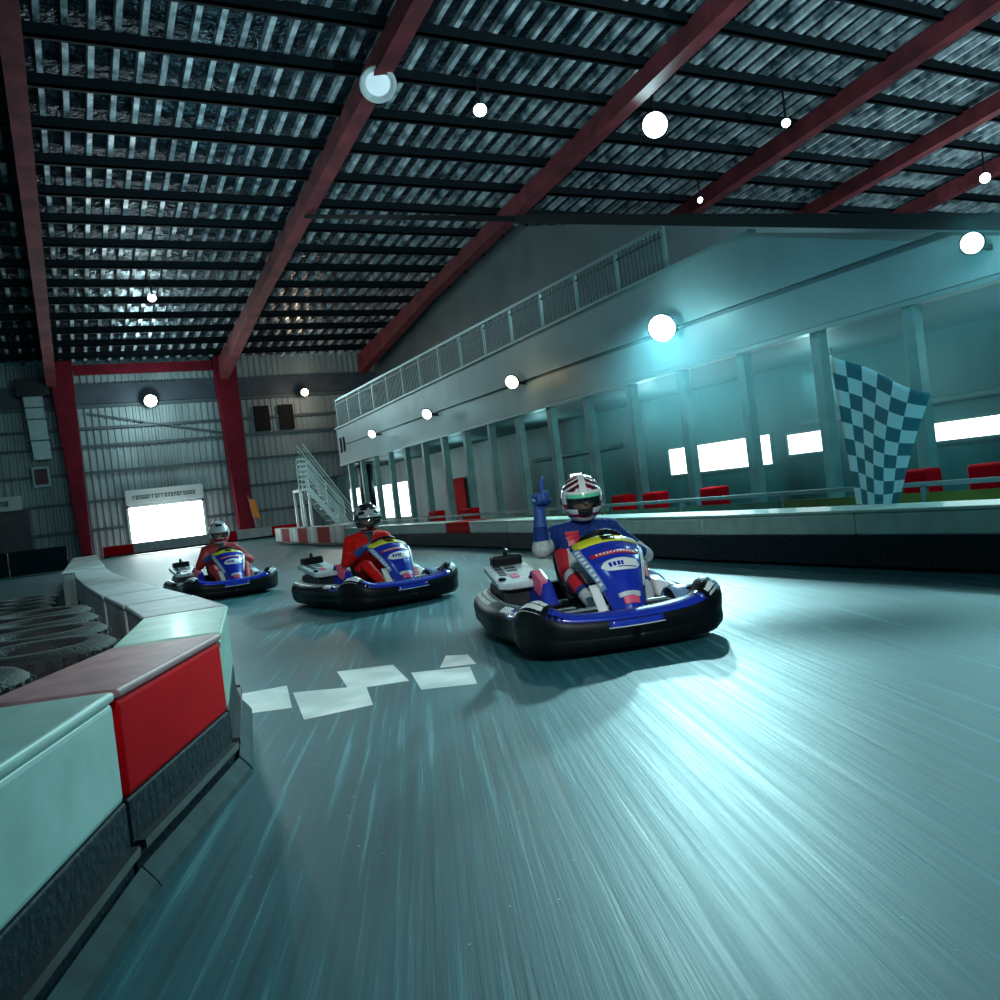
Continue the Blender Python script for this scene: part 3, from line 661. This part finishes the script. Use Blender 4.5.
    # seat
    def seat(u, v):
        a = -1 + 2 * v; z = [.14, .12, .14, .22, .38, .56]; x = [.02, -.15, -.34, -.46, -.52, -.56]; w = [.17, .2, .21, .22, .22, .19]
        q = u * 4.999; i = int(q); f = q - i
        X = x[i] + (x[i + 1] - x[i]) * f; Z = z[i] + (z[i + 1] - z[i]) * f; W = w[i] + (w[i + 1] - w[i]) * f
        return V(X + .10 * a * a * min(1, u * 2), W * math.sin(a * 1.35) / .975 + .13, Z + (.13 * a ** 4 * (1 - u) + .12 * abs(a) ** 3 * u * (1 - u) * 4))
    b = MB(); b.grid(seat, 20, 16); b.build('seat', 'black', k, smooth=True, solid=.02)
    # engine on the right
    b = MB(); b.box((-.84, -.53, .12), (-.34, -.19, .35)); b.build('engine_block', 'dark', k, bevel=.03)
    b = MB(); b.box((-.30, -.56, .09), (.28, -.28, .2)); b.build('side_pod', 'black', k, bevel=.04)
    b = MB(); b.box((-.30, .28, .09), (.28, .56, .2)); b.build('side_pod', 'black', k, bevel=.04)
    mx = Matrix.Translation((-.55, -.37, .405)) @ Matrix.Rotation(math.radians(9), 4, 'Y')
    b = MB(); b.prism([(-.31, -.19), (.26, -.19), (.31, -.12), (.31, .10), (.24, .17), (-.31, .15)], -.035, .015, 'z'); b.v = [tuple(mx @ Vector(v)) for v in b.v]; ec = b.build('engine_cover', 'pale', k, bevel=.015)
    b = MB()
    for i in range(4): b.box((-.26 + i * .085, -.13, .015), (-.20 + i * .085, -.075, .02), 0, mx); 
    for i in range(3): b.box((-.26 + i * .085, -.05, .015), (-.22 + i * .085, .03, .02), 0, mx)
    b.build('cover_lettering', 'marks', ec)
    b = MB(); b.box((.03, -.06, .015), (.15, .0, .021), 0, mx); b.build('cover_sticker', 'pink', ec)
    for px, py in ((.18, -.14), (.22, .08)):
        b = MB(); b.lathe([(.028, .012), (.03, .028), (.02, .034)], 14, mx @ Matrix.Translation((px, py, 0))); b.build('cap', 'black', ec, smooth=True)
    b = MB(); b.box((-.95, -.49, .38), (-.79, -.25, .54)); ab = b.build('airbox', 'black', k, bevel=.025)
    b = MB(); b.tube([(-.87, -.37, .53), (-.87, -.37, .565), (-.86, -.36, .58)], .02, 10); b.build('air_filter_cap', 'dark', ab, smooth=True)
    b = MB(); b.hexa([V(-.34, -0.340, .2), V(-.02, -0.300, .2), V(-.02, -0.180, .2), V(-.34, -0.180, .2)], [V(-.38, -0.300, .44), V(-.10, -0.280, .36), V(-.10, -0.200, .36), V(-.38, -0.200, .44)]); b.build('side_guard', 'blue', k, bevel=.02)
    b = MB(); b.hexa([V(-.22, -0.316, .30), V(-.06, -0.292, .24), V(-.06, -0.220, .24), V(-.22, -0.220, .30)], [V(-.30, -0.306, .446), V(-.11, -0.285, .37), V(-.11, -0.230, .37), V(-.30, -0.230, .446)]); b.build('side_guard_patch', 'pink', k, bevel=.01)
    b = MB(); b.box((-.84, .28, .12), (-.36, .58, .34)); b.build('exhaust_box', 'dark', k, bevel=.04)
    b = MB(); b.box((-.7, .32, .34), (-.42, .54, .40)); b.build('exhaust_cover', 'blue', k, bevel=.03)
    b = MB(); b.hexa([V(-.28, .42, .2), V(.22, .44, .2), V(.22, .60, .2), V(-.28, .60, .2)], [V(-.2, .46, .40), V(.02, .47, .38), V(.10, .57, .31), V(-.24, .58, .34)]); b.build('left_fairing', 'paleblue', k, bevel=.03)
    b = MB(); b.hexa([V(.06, .40, .2), V(.36, .42, .2), V(.38, .56, .2), V(.08, .56, .2)], [V(.04, .43, .35), V(.22, .44, .32), V(.25, .54, .28), V(.05, .55, .33)]); b.build('left_fairing_tip', 'white', k, bevel=.025)
    return k

# ------------------------------------------------------------------ drivers
def capsule(b, p0, p1, r0, r1, n=14, sc=None):
    p0 = Vector(p0); p1 = Vector(p1); d = p1 - p0; L_ = d.length
    if L_ < 1e-5: d = V(0, 0, 1); L_ = 1e-5
    q = d.normalized().to_track_quat('Z', 'Y').to_matrix(); rows = []
    for i in range(5): a = -PI / 2 + PI / 2 * i / 4; rows.append((max(r0 * math.cos(a), .0005), r0 * math.sin(a)))
    for i in range(5): a = PI / 2 * i / 4; rows.append((max(r1 * math.cos(a), .0005), L_ + r1 * math.sin(a)))
    vs = [p0 + q @ V(r * math.cos(2 * PI * j / n), r * math.sin(2 * PI * j / n), z) for r, z in rows for j in range(n)]
    fs = [tuple(range(n - 1, -1, -1)), tuple(9 * n + j for j in range(n))]
    for i in range(9):
        for j in range(n): fs.append((i * n + j, i * n + (j + 1) % n, (i + 1) * n + (j + 1) % n, (i + 1) * n + j))
    b.add(vs, fs)
def hand_segs(side, w, d, nrm, curls, thumb_dir, k=1.0):
    """w wrist, d finger direction, nrm the way the palm faces, thumb side = s; returns segments"""
    d = Vector(d).normalized(); nrm = Vector(nrm); nrm = (nrm - d * nrm.dot(d)).normalized(); s = Vector(thumb_dir); s = (s - d * s.dot(d) - nrm * s.dot(nrm)).normalized()
    S = []; w = Vector(w); lens = [(.042, .026, .020), (.046, .030, .022), (.042, .027, .021), (.033, .021, .018)]
    for i in range(4):
        kn = w + d * (.088 if i in (1, 2) else .082) * k + s * (1.5 - i) * .022 * k
        S.append((side + 'hand', w + d * .015 + s * (1.5 - i) * .012, kn, .017 * k, .014 * k))
        a = 0; p = kn
        for j in range(3):
            a += curls[i][j]; v = d * math.cos(a) + nrm * math.sin(a); q = p + v * lens[i][j] * k; S.append((side + 'finger', p, q, .0145 * k, .0132 * k)); p = q
    tb = w + d * .03 + s * .022; t1 = tb + (s * .7 + d * .6 + nrm * .5).normalized() * .045 * k; t2 = t1 + (d * .35 + nrm * .9 - s * .35).normalized() * .035 * k
    S.append((side + 'thumb', tb, t1, .016 * k, .0135 * k)); S.append((side + 'thumb', t1, t2, .0135 * k, .012 * k))
    return S
def make_driver(name, label, loc, rz, raised, scheme, helm, turn=0, lean=0):
    root = empty(name, loc, label, 'person', None, rz)
    S = []
    # trunk
    for sg in (-1, 1):
        S.append(('chest', (-.33, .10 * sg, .57), (-.29, .09 * sg, .30), .14, .125))
        S.append(('pelvis', (-.33, .08 * sg, .28), (-.26, .09 * sg, .22), .115, .105))
        S.append(('shoulder', (-.32, .06 * sg, .68), (-.31, .205 * sg, .665), .095, .09))
    S.append(('chest', (-.36, 0, .58), (-.30, 0, .30), .135, .12))
    S.append(('neck', (-.32, 0, .66), (-.27, 0, .80), .09, .07))
    hc = V(-.24, 0, .905)
    S.append(('head', hc + V(-.015, 0, .03), hc + V(-.005, 0, .0), .098, .09)); S.append(('head', hc + V(.02, 0, -.02), hc + V(.035, 0, -.065), .07, .045))
    S.append(('nose', hc + V(.088, 0, .015), hc + V(.108, 0, -.018), .009, .014))
    for sg in (-1, 1): S.append(('eye', hc + V(.083, .032 * sg, .02), hc + V(.0835, .033 * sg, .02), .015, .015))
    # legs
    for sg, nm in ((-1, 'R'), (1, 'L')):
        kn = V(.14, .235 * sg, .40); an = V(.46, .17 * sg, .17)
        S.append((nm + 'thigh', (-.24, .10 * sg, .235), kn, .093, .07)); S.append((nm + 'shin', kn, an, .068, .045))
        S.append((nm + 'shoe', an + V(-.03, 0, -.035), an + V(.17, .005 * sg, .03), .045, .036)); S.append((nm + 'shoe', an, an + V(.09, 0, .0), .046, .044))
    # arms
    wheel_c = V(.20, -.05, .60); e2 = V(-.66, 0, .75).normalized().cross(V(0, 1, 0))
    def wheel_arm(nm, sg, el):
        sh = V(-.31, .225 * sg, .655); gp = wheel_c + V(0, .155 * sg, 0) + e2 * -.02
        wr = gp + V(-.085, .035 * sg, -.015)
        S.append((nm + 'upper', sh, el, .072, .060)); S.append((nm + 'fore', el, wr, .058, .040))
        c = [(.75, .95, .7)] * 4
        S.extend(hand_segs(nm, wr, V(.95, -.28 * sg, .12), V(.1, -sg * .9, -.35), c, V(-.1, -sg * .1, 1)))
    wheel_arm('L', 1, V(-.08, .38, .46))
    if raised:
        sh = V(-.31, -.225, .655); el = V(-.14, -.37, .60); wr = V(-.14, -.355, .86)
        S.append(('Rupper', sh, el, .074, .072)); S.append(('Rfore', el, wr, .066, .042))
        curls = [(.05, .05, .05), (1.35, 1.5, .9), (1.4, 1.5, .9), (1.45, 1.5, .9)]
        S.extend(hand_segs('R', wr, V(0.02, .02, 1), V(.75, .55, 0), curls, V(.5, .75, 0) if False else V(-.55, .8, 0), 1.42))
    else: wheel_arm('R', -1, V(-.08, -.38, .46))
    if True: S = [(a_, Vector(b_) + V(0, SEATY, 0), Vector(c_) + V(0, SEATY, 0), d_, e_) for a_, b_, c_, d_, e_ in S]; hc = hc + V(0, SEATY, 0)
    if lean:
        pv = V(-.3, 0, .25); R_ = Matrix.Rotation(lean, 3, 'X')
    b = MB()
    for sname, p0, p1, r0, r1 in S: capsule(b, p0, p1, r0, r1)
    me = bpy.data.meshes.new('tmp'); me.from_pydata(b.v, [], b.f); o = bpy.data.objects.new('body', me); COL.objects.link(o)
    r = o.modifiers.new('r', 'REMESH'); r.mode = 'VOXEL'; r.voxel_size = .0085
    sm = o.modifiers.new('s', 'SMOOTH'); sm.factor = .5; sm.iterations = 3
    dg = bpy.context.evaluated_depsgraph_get(); m2 = bpy.data.meshes.new_from_object(o.evaluated_get(dg)); o.modifiers.clear(); o.data = m2; bpy.data.meshes.remove(me); m2.name = 'body'
    mats = scheme['mats']; m2.materials.clear()
    for mm in mats: m2.materials.append(M[mm])
    segs = [(nm, Vector(p0), Vector(p1), r0, r1) for nm, p0, p1, r0, r1 in S]
    idx = []
    for f in m2.polygons:
        c = f.center; best = None
        for nm, p0, p1, r0, r1 in segs:
            d = p1 - p0; t = max(0, min(1, (c - p0).dot(d) / (d.length_squared or 1))); dist = (c - p0 - d * t).length - (r0 + (r1 - r0) * t)
            if best is None or dist < best[0]: best = (dist, nm, t)
        idx.append(mats.index(scheme['fn'](best[1], best[2], c)))
    m2.polygons.foreach_set('material_index', idx); m2.polygons.foreach_set('use_smooth', [True] * len(idx))
    o.parent = root
    # folds in cloth come from the suit material; helmet
    HL = Matrix.Translation(hc + V(-.005, 0, .02)) @ Matrix.Rotation(turn, 4, 'Z') @ Matrix.Rotation(math.radians(6), 4, 'Y')
    def hp(az, el, off=0):
        ca, sa, ce, se = math.cos(az), math.sin(az), math.cos(el), math.sin(el)
        r = Vector((.178 * ce * ca, .148 * ce * sa, .172 * se))
        front = max(0, ca) * ce
        if se < 0: r.x += .022 * max(0, ca) ** 2 * min(1, -se * 3); r.z *= 1.02
        n = Vector((ce * ca, ce * sa, se)); return HL @ (r + n * off)
    b = MB(); NA, NE = 96, 60
    e0, e1 = -1.02, PI / 2
    hm = helm['mats']
    def inport(az, el): return abs(az) < .98 and -.33 + .02 * abs(az) < el < .24
    ii = []; vs = [hp(-PI + 2 * PI * i / NA, e0 + (e1 - e0) * j / NE) for i in range(NA) for j in range(NE + 1)]; fs = []
    for i in range(NA):
        for j in range(NE):
            az = -PI + 2 * PI * (i + .5) / NA; el = e0 + (e1 - e0) * (j + .5) / NE
            if inport(az, el): continue
            i2 = (i + 1) % NA; fs.append((i * (NE + 1) + j, i2 * (NE + 1) + j, i2 * (NE + 1) + j + 1, i * (NE + 1) + j + 1)); ii.append(hm.index(helm['fn'](az, el)))
    b.add(vs, fs); b.m = ii
    h = b.build('helmet', hm, root, smooth=True, solid=.012)
    b = MB(); b.grid(lambda u, v: hp(-1.02 + 2.04 * u, -.34 + .60 * v, .005), 24, 10); vz = b.build('visor', 'visor', h, smooth=True, solid=.003)
    b = MB(); b.grid(lambda u, v: hp(-.9 + 1.8 * u, .12 + .16 * v, .010), 20, 4); b.build('visor_strip', helm['strip'], vz, smooth=True, solid=.003)
    b = MB(); b.grid(lambda u, v: hp(-.4 + .8 * u, -.62 + .25 * v, .014 * (1 - (2 * u - 1) ** 2)), 10, 6); b.build('chin_vent', helm['chin'], h, smooth=True, solid=.01)
    for sg in (-1, 1):
        b = MB(); b.lathe([(.026, -.004), (.026, .008), (.018, .012)], 14, HL @ Matrix.Translation((.02, .149 * sg, -.005)) @ Matrix.Rotation(-sg * PI / 2, 4, 'X')); b.build('visor_pivot', helm['chin'], h, smooth=True)
    return root
def helm1(az, el):
    a = abs(az)
    if el > .27:
        if a < .20 / max(.25, math.cos(el)) * .75: return 'whitehelm'
        q = a * math.cos(el)
        if el < .42: return 'whitehelm'
        z = (el - .42) * 1.25 + (a - .25) * .55
        k = z % .42
        if a < 1.9: return 'whitehelm' if k < .13 else ('redhelm' if k < .22 else 'blackhelm' if k < .36 else 'redhelm')
        return 'whitehelm' if (a * 3) % 1.2 < .7 else 'redhelm'
    if el < -.33:
        z = el + .33 + .25 * a
        if el < -.78: return 'whitehelm'
        if a < .34: return 'blackhelm' if el > -.5 else 'redhelm'
        if a < 1.0 and el > -.55: return 'whitehelm' if .40 < a else 'blackhelm'
        return 'redhelm' if -.70 < el < -.46 else 'whitehelm'
    return 'whitehelm' if el > -.1 or a > 1.4 else 'redhelm'
def helm2(az, el):
    a = abs(az); k = math.sin(a * 5 + el * 3) + math.sin(el * 11)
    if el > .25: return 'silverhelm' if (.32 < el < .62 and a < 1.3 and k > -1.0) or k > 1.15 else 'blackhelm'
    if el < -.33: return 'silverhelm' if -.62 < el + .12 * a < -.45 or el < -.9 else 'blackhelm'
    return 'blackhelm'
def helm3(az, el):
    a = abs(az); k = math.sin(a * 6) + math.sin(el * 8 + 1)
    if el > .25: return 'blackhelm' if k > 1.1 or (a < .3 and .7 < el < .9) else 'silverhelm'
    if el < -.33: return 'redhelm' if el > -.75 and a < 1.3 and a > .3 else 'whitehelm'
    return 'silverhelm'
def suit1(nm, t, c):
    c = c - V(0, SEATY, 0)
    if nm in ('head', 'nose'): return 'skin'
    if nm == 'eye': return 'blackhelm' if abs(abs(c.y) - .033) < .007 else 'whitehelm'
    if nm.endswith('hand') or nm.endswith('finger') or nm.endswith('thumb'):
        return 'glove_pale' if nm.endswith('hand') and .8 < t < .92 else 'glove'
    if nm.endswith('shoe'): return 'shoe'
    if nm.endswith('fore'): return 'grey_suit' if t < .22 else ('glove' if t > .62 else 'blue_suit')
    if nm.endswith('upper'): return 'grey_suit' if t > .72 else 'blue_suit'
    if nm in ('shoulder', 'neck'): return 'red' if nm == 'shoulder' and c.x > -.28 and -.16 < c.y < -.06 and c.z < .69 else 'blue_suit'
    if nm == 'chest':
        if c.z > .57: return 'red' if -.15 < c.y < -.055 and c.x > -.28 and c.z < .66 else 'blue_suit'
        if abs(c.y) < .07: return 'grey_suit' if c.z > .3 else 'blue_suit'
        if abs(c.y) > .165: return 'blue_suit' if c.x < -.33 else 'red'
        return 'grey_suit'
    if nm.endswith('thigh'):
        if .45 < t < .58: return 'blue_suit'
        if .58 <= t < .80: return 'red'
        if .80 <= t < .90: return 'blue_suit'
        return 'grey_suit'
    if nm.endswith('shin'): return 'blue_suit' if t < .08 or .36 < t < .46 else ('red' if t < .36 else 'grey_suit')
    return 'blue_suit'
def suit_red(main):
    def f(nm, t, c):
        c = c - V(0, SEATY, 0)
        if nm in ('head', 'nose'): return 'skin'
        if nm == 'eye': return 'blackhelm' if abs(abs(c.y) - .033) < .007 else 'whitehelm'
        if nm.endswith('hand') or nm.endswith('finger') or nm.endswith('thumb'): return 'glove_pale' if nm.endswith('hand') and .8 < t < .95 else 'glove'
        if nm.endswith('fore') and t > .6: return 'glove'
        if nm.endswith('shoe'): return 'shoe'
        if nm == 'neck': return 'shoe'
        if nm == 'chest' and c.z > .52 and .04 < c.y < .17 and c.x > -.25 and int(c.y * 40) % 2: return 'white'
        return main
    return f
ALLM = ['skin', 'glove', 'glove_pale', 'shoe', 'blue_suit', 'grey_suit', 'red', 'red_suit', 'red_dull', 'white', 'blackhelm', 'whitehelm']
HM = ['whitehelm', 'redhelm', 'blackhelm', 'silverhelm']
KP = [(V(3.19, 5.12, 0), math.radians(-106)), (V(2.97, 9.2, 0), math.radians(-85)), (V(1.95, 13.4, 0), math.radians(-86))]
SEATY = .13
k1 = make_kart(); k2 = copy_tree(k1); k3 = copy_tree(k1)
for k, (p, a), lb in zip((k1, k2, k3), KP, ('blue and black go-kart at the front, with the waving driver', 'blue and black go-kart in the middle, under the driver in red', 'blue and black go-kart farthest back, near the bright doorway')):
    k.location = p; k.rotation_euler = (0, 0, a); k['label'] = lb
make_driver('person', 'person in blue and grey racing suit, one finger raised, red white helmet', KP[0][0], KP[0][1], True, {'mats': ALLM, 'fn': suit1}, {'mats': HM, 'fn': helm1, 'strip': 'green', 'chin': 'blackhelm'}, turn=math.radians(-10))
make_driver('person', 'person in bright red racing suit with black and silver helmet', KP[1][0], KP[1][1], False, {'mats': ALLM, 'fn': suit_red('red_suit')}, {'mats': HM, 'fn': helm2, 'strip': 'silverhelm', 'chin': 'blackhelm'}, turn=math.radians(-12))
make_driver('person', 'person in dull red suit with silver helmet, in the farthest kart', KP[2][0], KP[2][1], False, {'mats': ALLM, 'fn': suit_red('red_dull')}, {'mats': HM, 'fn': helm3, 'strip': 'silverhelm', 'chin': 'redhelm'}, turn=math.radians(-10))

# ------------------------------------------------------------------ lamps
def floodlight(pos, aim, rad, lens, label, name='floodlight', mount='roof'):
    pos = Vector(pos); d = (Vector(aim) - pos).normalized(); q = d.to_track_quat('Z', 'Y').to_matrix().to_4x4()
    s = empty(name, pos, label, 'lamp')
    b = MB(); b.lathe([(rad * .35, -rad * 1.3), (rad * .5, -rad * 1.1), (rad * 1.08, -.04), (rad * 1.12, 0), (rad * 1.02, .01)], 24, q); b.build('housing', 'dark', s, smooth=True)
    b = MB(); b.lathe([(rad * 1.0, -.02), (rad * .95, rad * .12), (rad * .6, rad * .22), (.01, rad * .26)], 24, q); b.build('lens', lens, s, smooth=True)
    b = MB()
    if mount == 'roof': b.bar((0, 0, 0), (0, 0, zroof(pos.y) - .2 - pos.z), .05)
    elif mount == 'gallery': b.bar((0, 0, 0), (XM - pos.x, 0, -.05), .06)
    else: b.bar((0, 0, 0), (0, YF + .14 - pos.y, 0), .06)
    b.build('bracket', 'dark', s)
    return pos, d
def light(kind, pos, energy, col, size=.2, aim=None, spot=None, blend=.6, name='light'):
    ld = bpy.data.lights.new(name, kind); ld.energy = energy; ld.color = col
    if kind in ('POINT', 'SPOT'): ld.shadow_soft_size = size
    if kind == 'AREA': ld.size = size if not isinstance(size, tuple) else size[0]
    if kind == 'AREA' and isinstance(size, tuple): ld.shape = 'RECTANGLE'; ld.size_y = size[1]
    if spot: ld.spot_size = spot; ld.spot_blend = blend
    o = bpy.data.objects.new(name, ld); COL.objects.link(o); o.location = pos
    if aim is not None: o.rotation_euler = (Vector(aim) - Vector(pos)).to_track_quat('-Z', 'Y').to_euler()
    return o
def onroof(x, y, off):
    d = ray(x, y); t = (ZE + KR * YF - off - HCAM) / (d.z + KR * d.y); return CAM + d * t
COOL = (.66, .97, 1.0); TEAL = (.4, .95, 1.0)
KA = V(3.3, 5.0, .3)
def lit(pos, d, e, col, rad, spot=2.4, blend=.8): light('SPOT', Vector(pos) + d * (rad * .35 + .03), e, col, rad * .6, Vector(pos) + d * 5, spot, blend)
G = []
L1, d = floodlight(onroof(152, 298, 1.1), V(4, 25, 0), .17, 'lamp_cool', 'small bright lamp under the ceiling above the far track'); lit(L1, d, 800, COOL, .2)
L2, d = floodlight(onroof(480, 110, 1.2), V(8, 12, 0), .2, 'lamp_cool', 'bright ceiling lamp between the round lamp and gallery rafter'); lit(L2, d, 700, COOL, .3)
L3, d = floodlight(onroof(655, 125, 1.2), KA, .4, 'lamp_cool', 'largest and brightest ceiling lamp, past the gallery rafter'); lit(L3, d, 14000, (.5, .95, 1), .42, 1.6, .9)
L4, d = floodlight(onroof(786, 123, 1.3), V(12, 8, 0), .15, 'lamp_cool', 'small ceiling lamp on the first rafter past the gallery')
L5, d = floodlight(onroof(985, 178, 1.4), V(20, 8, 0), .22, 'lamp_cool', 'small ceiling lamp on the outermost rafter')
L6, d = floodlight(onroof(700, 200, 1.2), V(20, 8, 0), .12, 'lamp_cool', 'tiny ceiling lamp low beside the first rafter past gallery')
W1, d = floodlight((4.73, 49.0, 8.1), V(4.5, 20, 0), .33, 'lamp_cool', 'bright cool floodlight high on far wall above the doorway', mount='wall'); lit(W1, d, 1800, COOL, .4)
W2, d = floodlight((13.1, 48.9, 8.1), V(7, 20, 0), .22, 'lamp_warm', 'warm floodlight high on the far wall beside dark panels', mount='wall'); lit(W2, d, 500, (1, .7, .5), .3)
for (px, py, rad, lens, e, col, lb) in ((372, 434, .15, 'lamp_cool', 70, COOL, 'cool floodlight nearest the gallery end on its front'), (427, 414, .16, 'lamp_cool', 90, COOL, 'cool floodlight second from the gallery end'), (512, 382, .17, 'lamp_yellow', 90, (1, .85, .5), 'yellowish floodlight on the gallery front'), (662, 328, .25, 'lamp_cool', 1800, (.45, .93, 1), 'big bright floodlight on the gallery front above the leading driver'), (972, 243, .13, 'lamp_cool', 250, TEAL, 'bright floodlight at the near end of the gallery front')):
    p = onX(px, py, XM - .35); p, d = floodlight(p, V(p.x - 7, p.y - 5, 0), rad, lens, lb, mount='gallery'); lit(p, d, e, col, rad)
    light('POINT', p + V(-.5, -.3, .1), min(e, 500) * .08, TEAL if col is not None and col[2] > .9 else col, .1)
s = empty('high_bay_lamp', onroof(378, 84, 1.15), 'round unlit high bay lamp with pale ring under the red rafter', 'lamp')
q = (CAM - s.location).normalized().lerp(V(0, 0, -1), .35).to_track_quat('Z', 'Y').to_matrix().to_4x4()
b = MB(); b.lathe([(.12, -.35), (.3, -.25), (.46, 0), (.50, .03), (.46, .06), (.38, .04), (.36, -.02)], 32, q); b.build('reflector_ring', 'white', s, smooth=True)
b = MB(); b.lathe([(.36, -.04), (.30, .0), (.01, .02)], 28, q); b.build('lens', 'lamp_dim', s, smooth=True)
b = MB(); b.bar((0, 0, .1), (0, 0, .5), .06); b.build('hanger', 'dark', s)

# soft fill lights added around the hall
light('POINT', (8.4, 28.5, 2.8), 70, COOL, .15, name='stair_fill')  # unseen point light added to brighten the stairs
light('POINT', (4.7, 47.4, 7.6), 280, COOL, .2, name='wall_floodlight_spill'); light('POINT', (13.1, 47.6, 7.8), 90, (1, .75, .55), .2, name='wall_floodlight_spill'); light('POINT', (5, 48.2, 1.6), 90, (.9, 1, 1), .6, name='doorway_glow')
light('SPOT', (-.2, -2.5, 4.2), 1500, (.92, 1, 1), .35, (2.8, 7.2, .4), .75, .7, name='kart_front_fill')  # unseen fill added behind the camera to light the kart fronts
for y in (6, 11, 16, 21, 27, 33): light('POINT', (12.3, y, 2.3), 46 if y < 17 else 30, TEAL, .15, name='under_gallery_fill')  # unseen points added to lift the space under the gallery
light('SPOT', (3.5, -3, 5.5), 2300, (.12, .75, 1.0), .3, (10, 8, 2.6), .75, 1.0, name='blue_fill')  # unseen blue fill added to tint the near gallery and flag
for (p, e) in (((2, -3, 6.5), 150), ((-3, 3, 8), 130), ((14, 8, 9), 260), ((6, 30, 8), 160), ((-6, 20, 8), 100)):
    light('POINT', p, e, (.45, .9, 1.0), .5, name='hall_fill')  # ambient fill added in mid-air, no fixtures here
for (x, y, e) in ((3, 8, 700), (6, 24, 500), (13, 12, 1200), (24, 10, 2100), (34, 18, 1900)):
    light('SPOT', (x, y, 6.2), e, (.6, .92, 1.0), .3, (x + 1, y + 6, 14), 2.6, .5, name='ceiling_fill')  # unseen upward spots added to brighten only the ceiling
w = bpy.data.worlds.new('world'); SC.world = w; w.use_nodes = True
w.node_tree.nodes['Background'].inputs[0].default_value = (.08, .6, .75, 1); w.node_tree.nodes['Background'].inputs[1].default_value = .16
b = MB(); b.lathe([(.01, -1), (.5, -.866), (.866, -.5), (1, 0), (.866, .5), (.5, .866), (.01, 1)], 32); b.v = [(x * 4.0, y * 7.5, z * 2.1) for x, y, z in b.v]
hz_ = b.build('haze', 'black', smooth=True); hz_.location = (11.6, 10, 2.3); tag(hz_, 'thin teal haze hanging below and in front of the near gallery', 'haze', kind='stuff')
mt = bpy.data.materials.new('haze'); mt.use_nodes = True; nt = mt.node_tree; nt.nodes.remove(nt.nodes['Principled BSDF']); vsn = nt.nodes.new('ShaderNodeVolumeScatter'); vsn.inputs['Color'].default_value = (.42, .9, 1, 1); vsn.inputs['Anisotropy'].default_value = .3
tc = nt.nodes.new('ShaderNodeTexCoord'); mp = nt.nodes.new('ShaderNodeMapping'); mp.inputs['Scale'].default_value = (1 / 4.0, 1 / 7.5, 1 / 2.1); nt.links.new(tc.outputs['Object'], mp.inputs[0])
ln = nt.nodes.new('ShaderNodeVectorMath'); ln.operation = 'LENGTH'; nt.links.new(mp.outputs[0], ln.inputs[0])
mr = nt.nodes.new('ShaderNodeMapRange'); mr.interpolation_type = 'SMOOTHSTEP'; mr.inputs[1].default_value = 1.0; mr.inputs[2].default_value = .35; mr.inputs[3].default_value = 0; mr.inputs[4].default_value = .07; nt.links.new(ln.outputs['Value'], mr.inputs[0]); nt.links.new(mr.outputs[0], vsn.inputs['Density'])
nt.links.new(vsn.outputs[0], nt.nodes['Material Output'].inputs['Volume']); hz_.data.materials.clear(); hz_.data.materials.append(mt)
SC.cycles.volume_step_rate = 4; SC.cycles.volume_max_steps = 64
vs_ = SC.view_settings; vs_.view_transform = 'Standard'; vs_.look = 'None'; vs_.gamma = 1; vs_.use_curve_mapping = False; vs_.exposure = 0
SC.cycles.use_denoising = True
SC.cycles.max_bounces = 6; SC.cycles.sample_clamp_indirect = 4
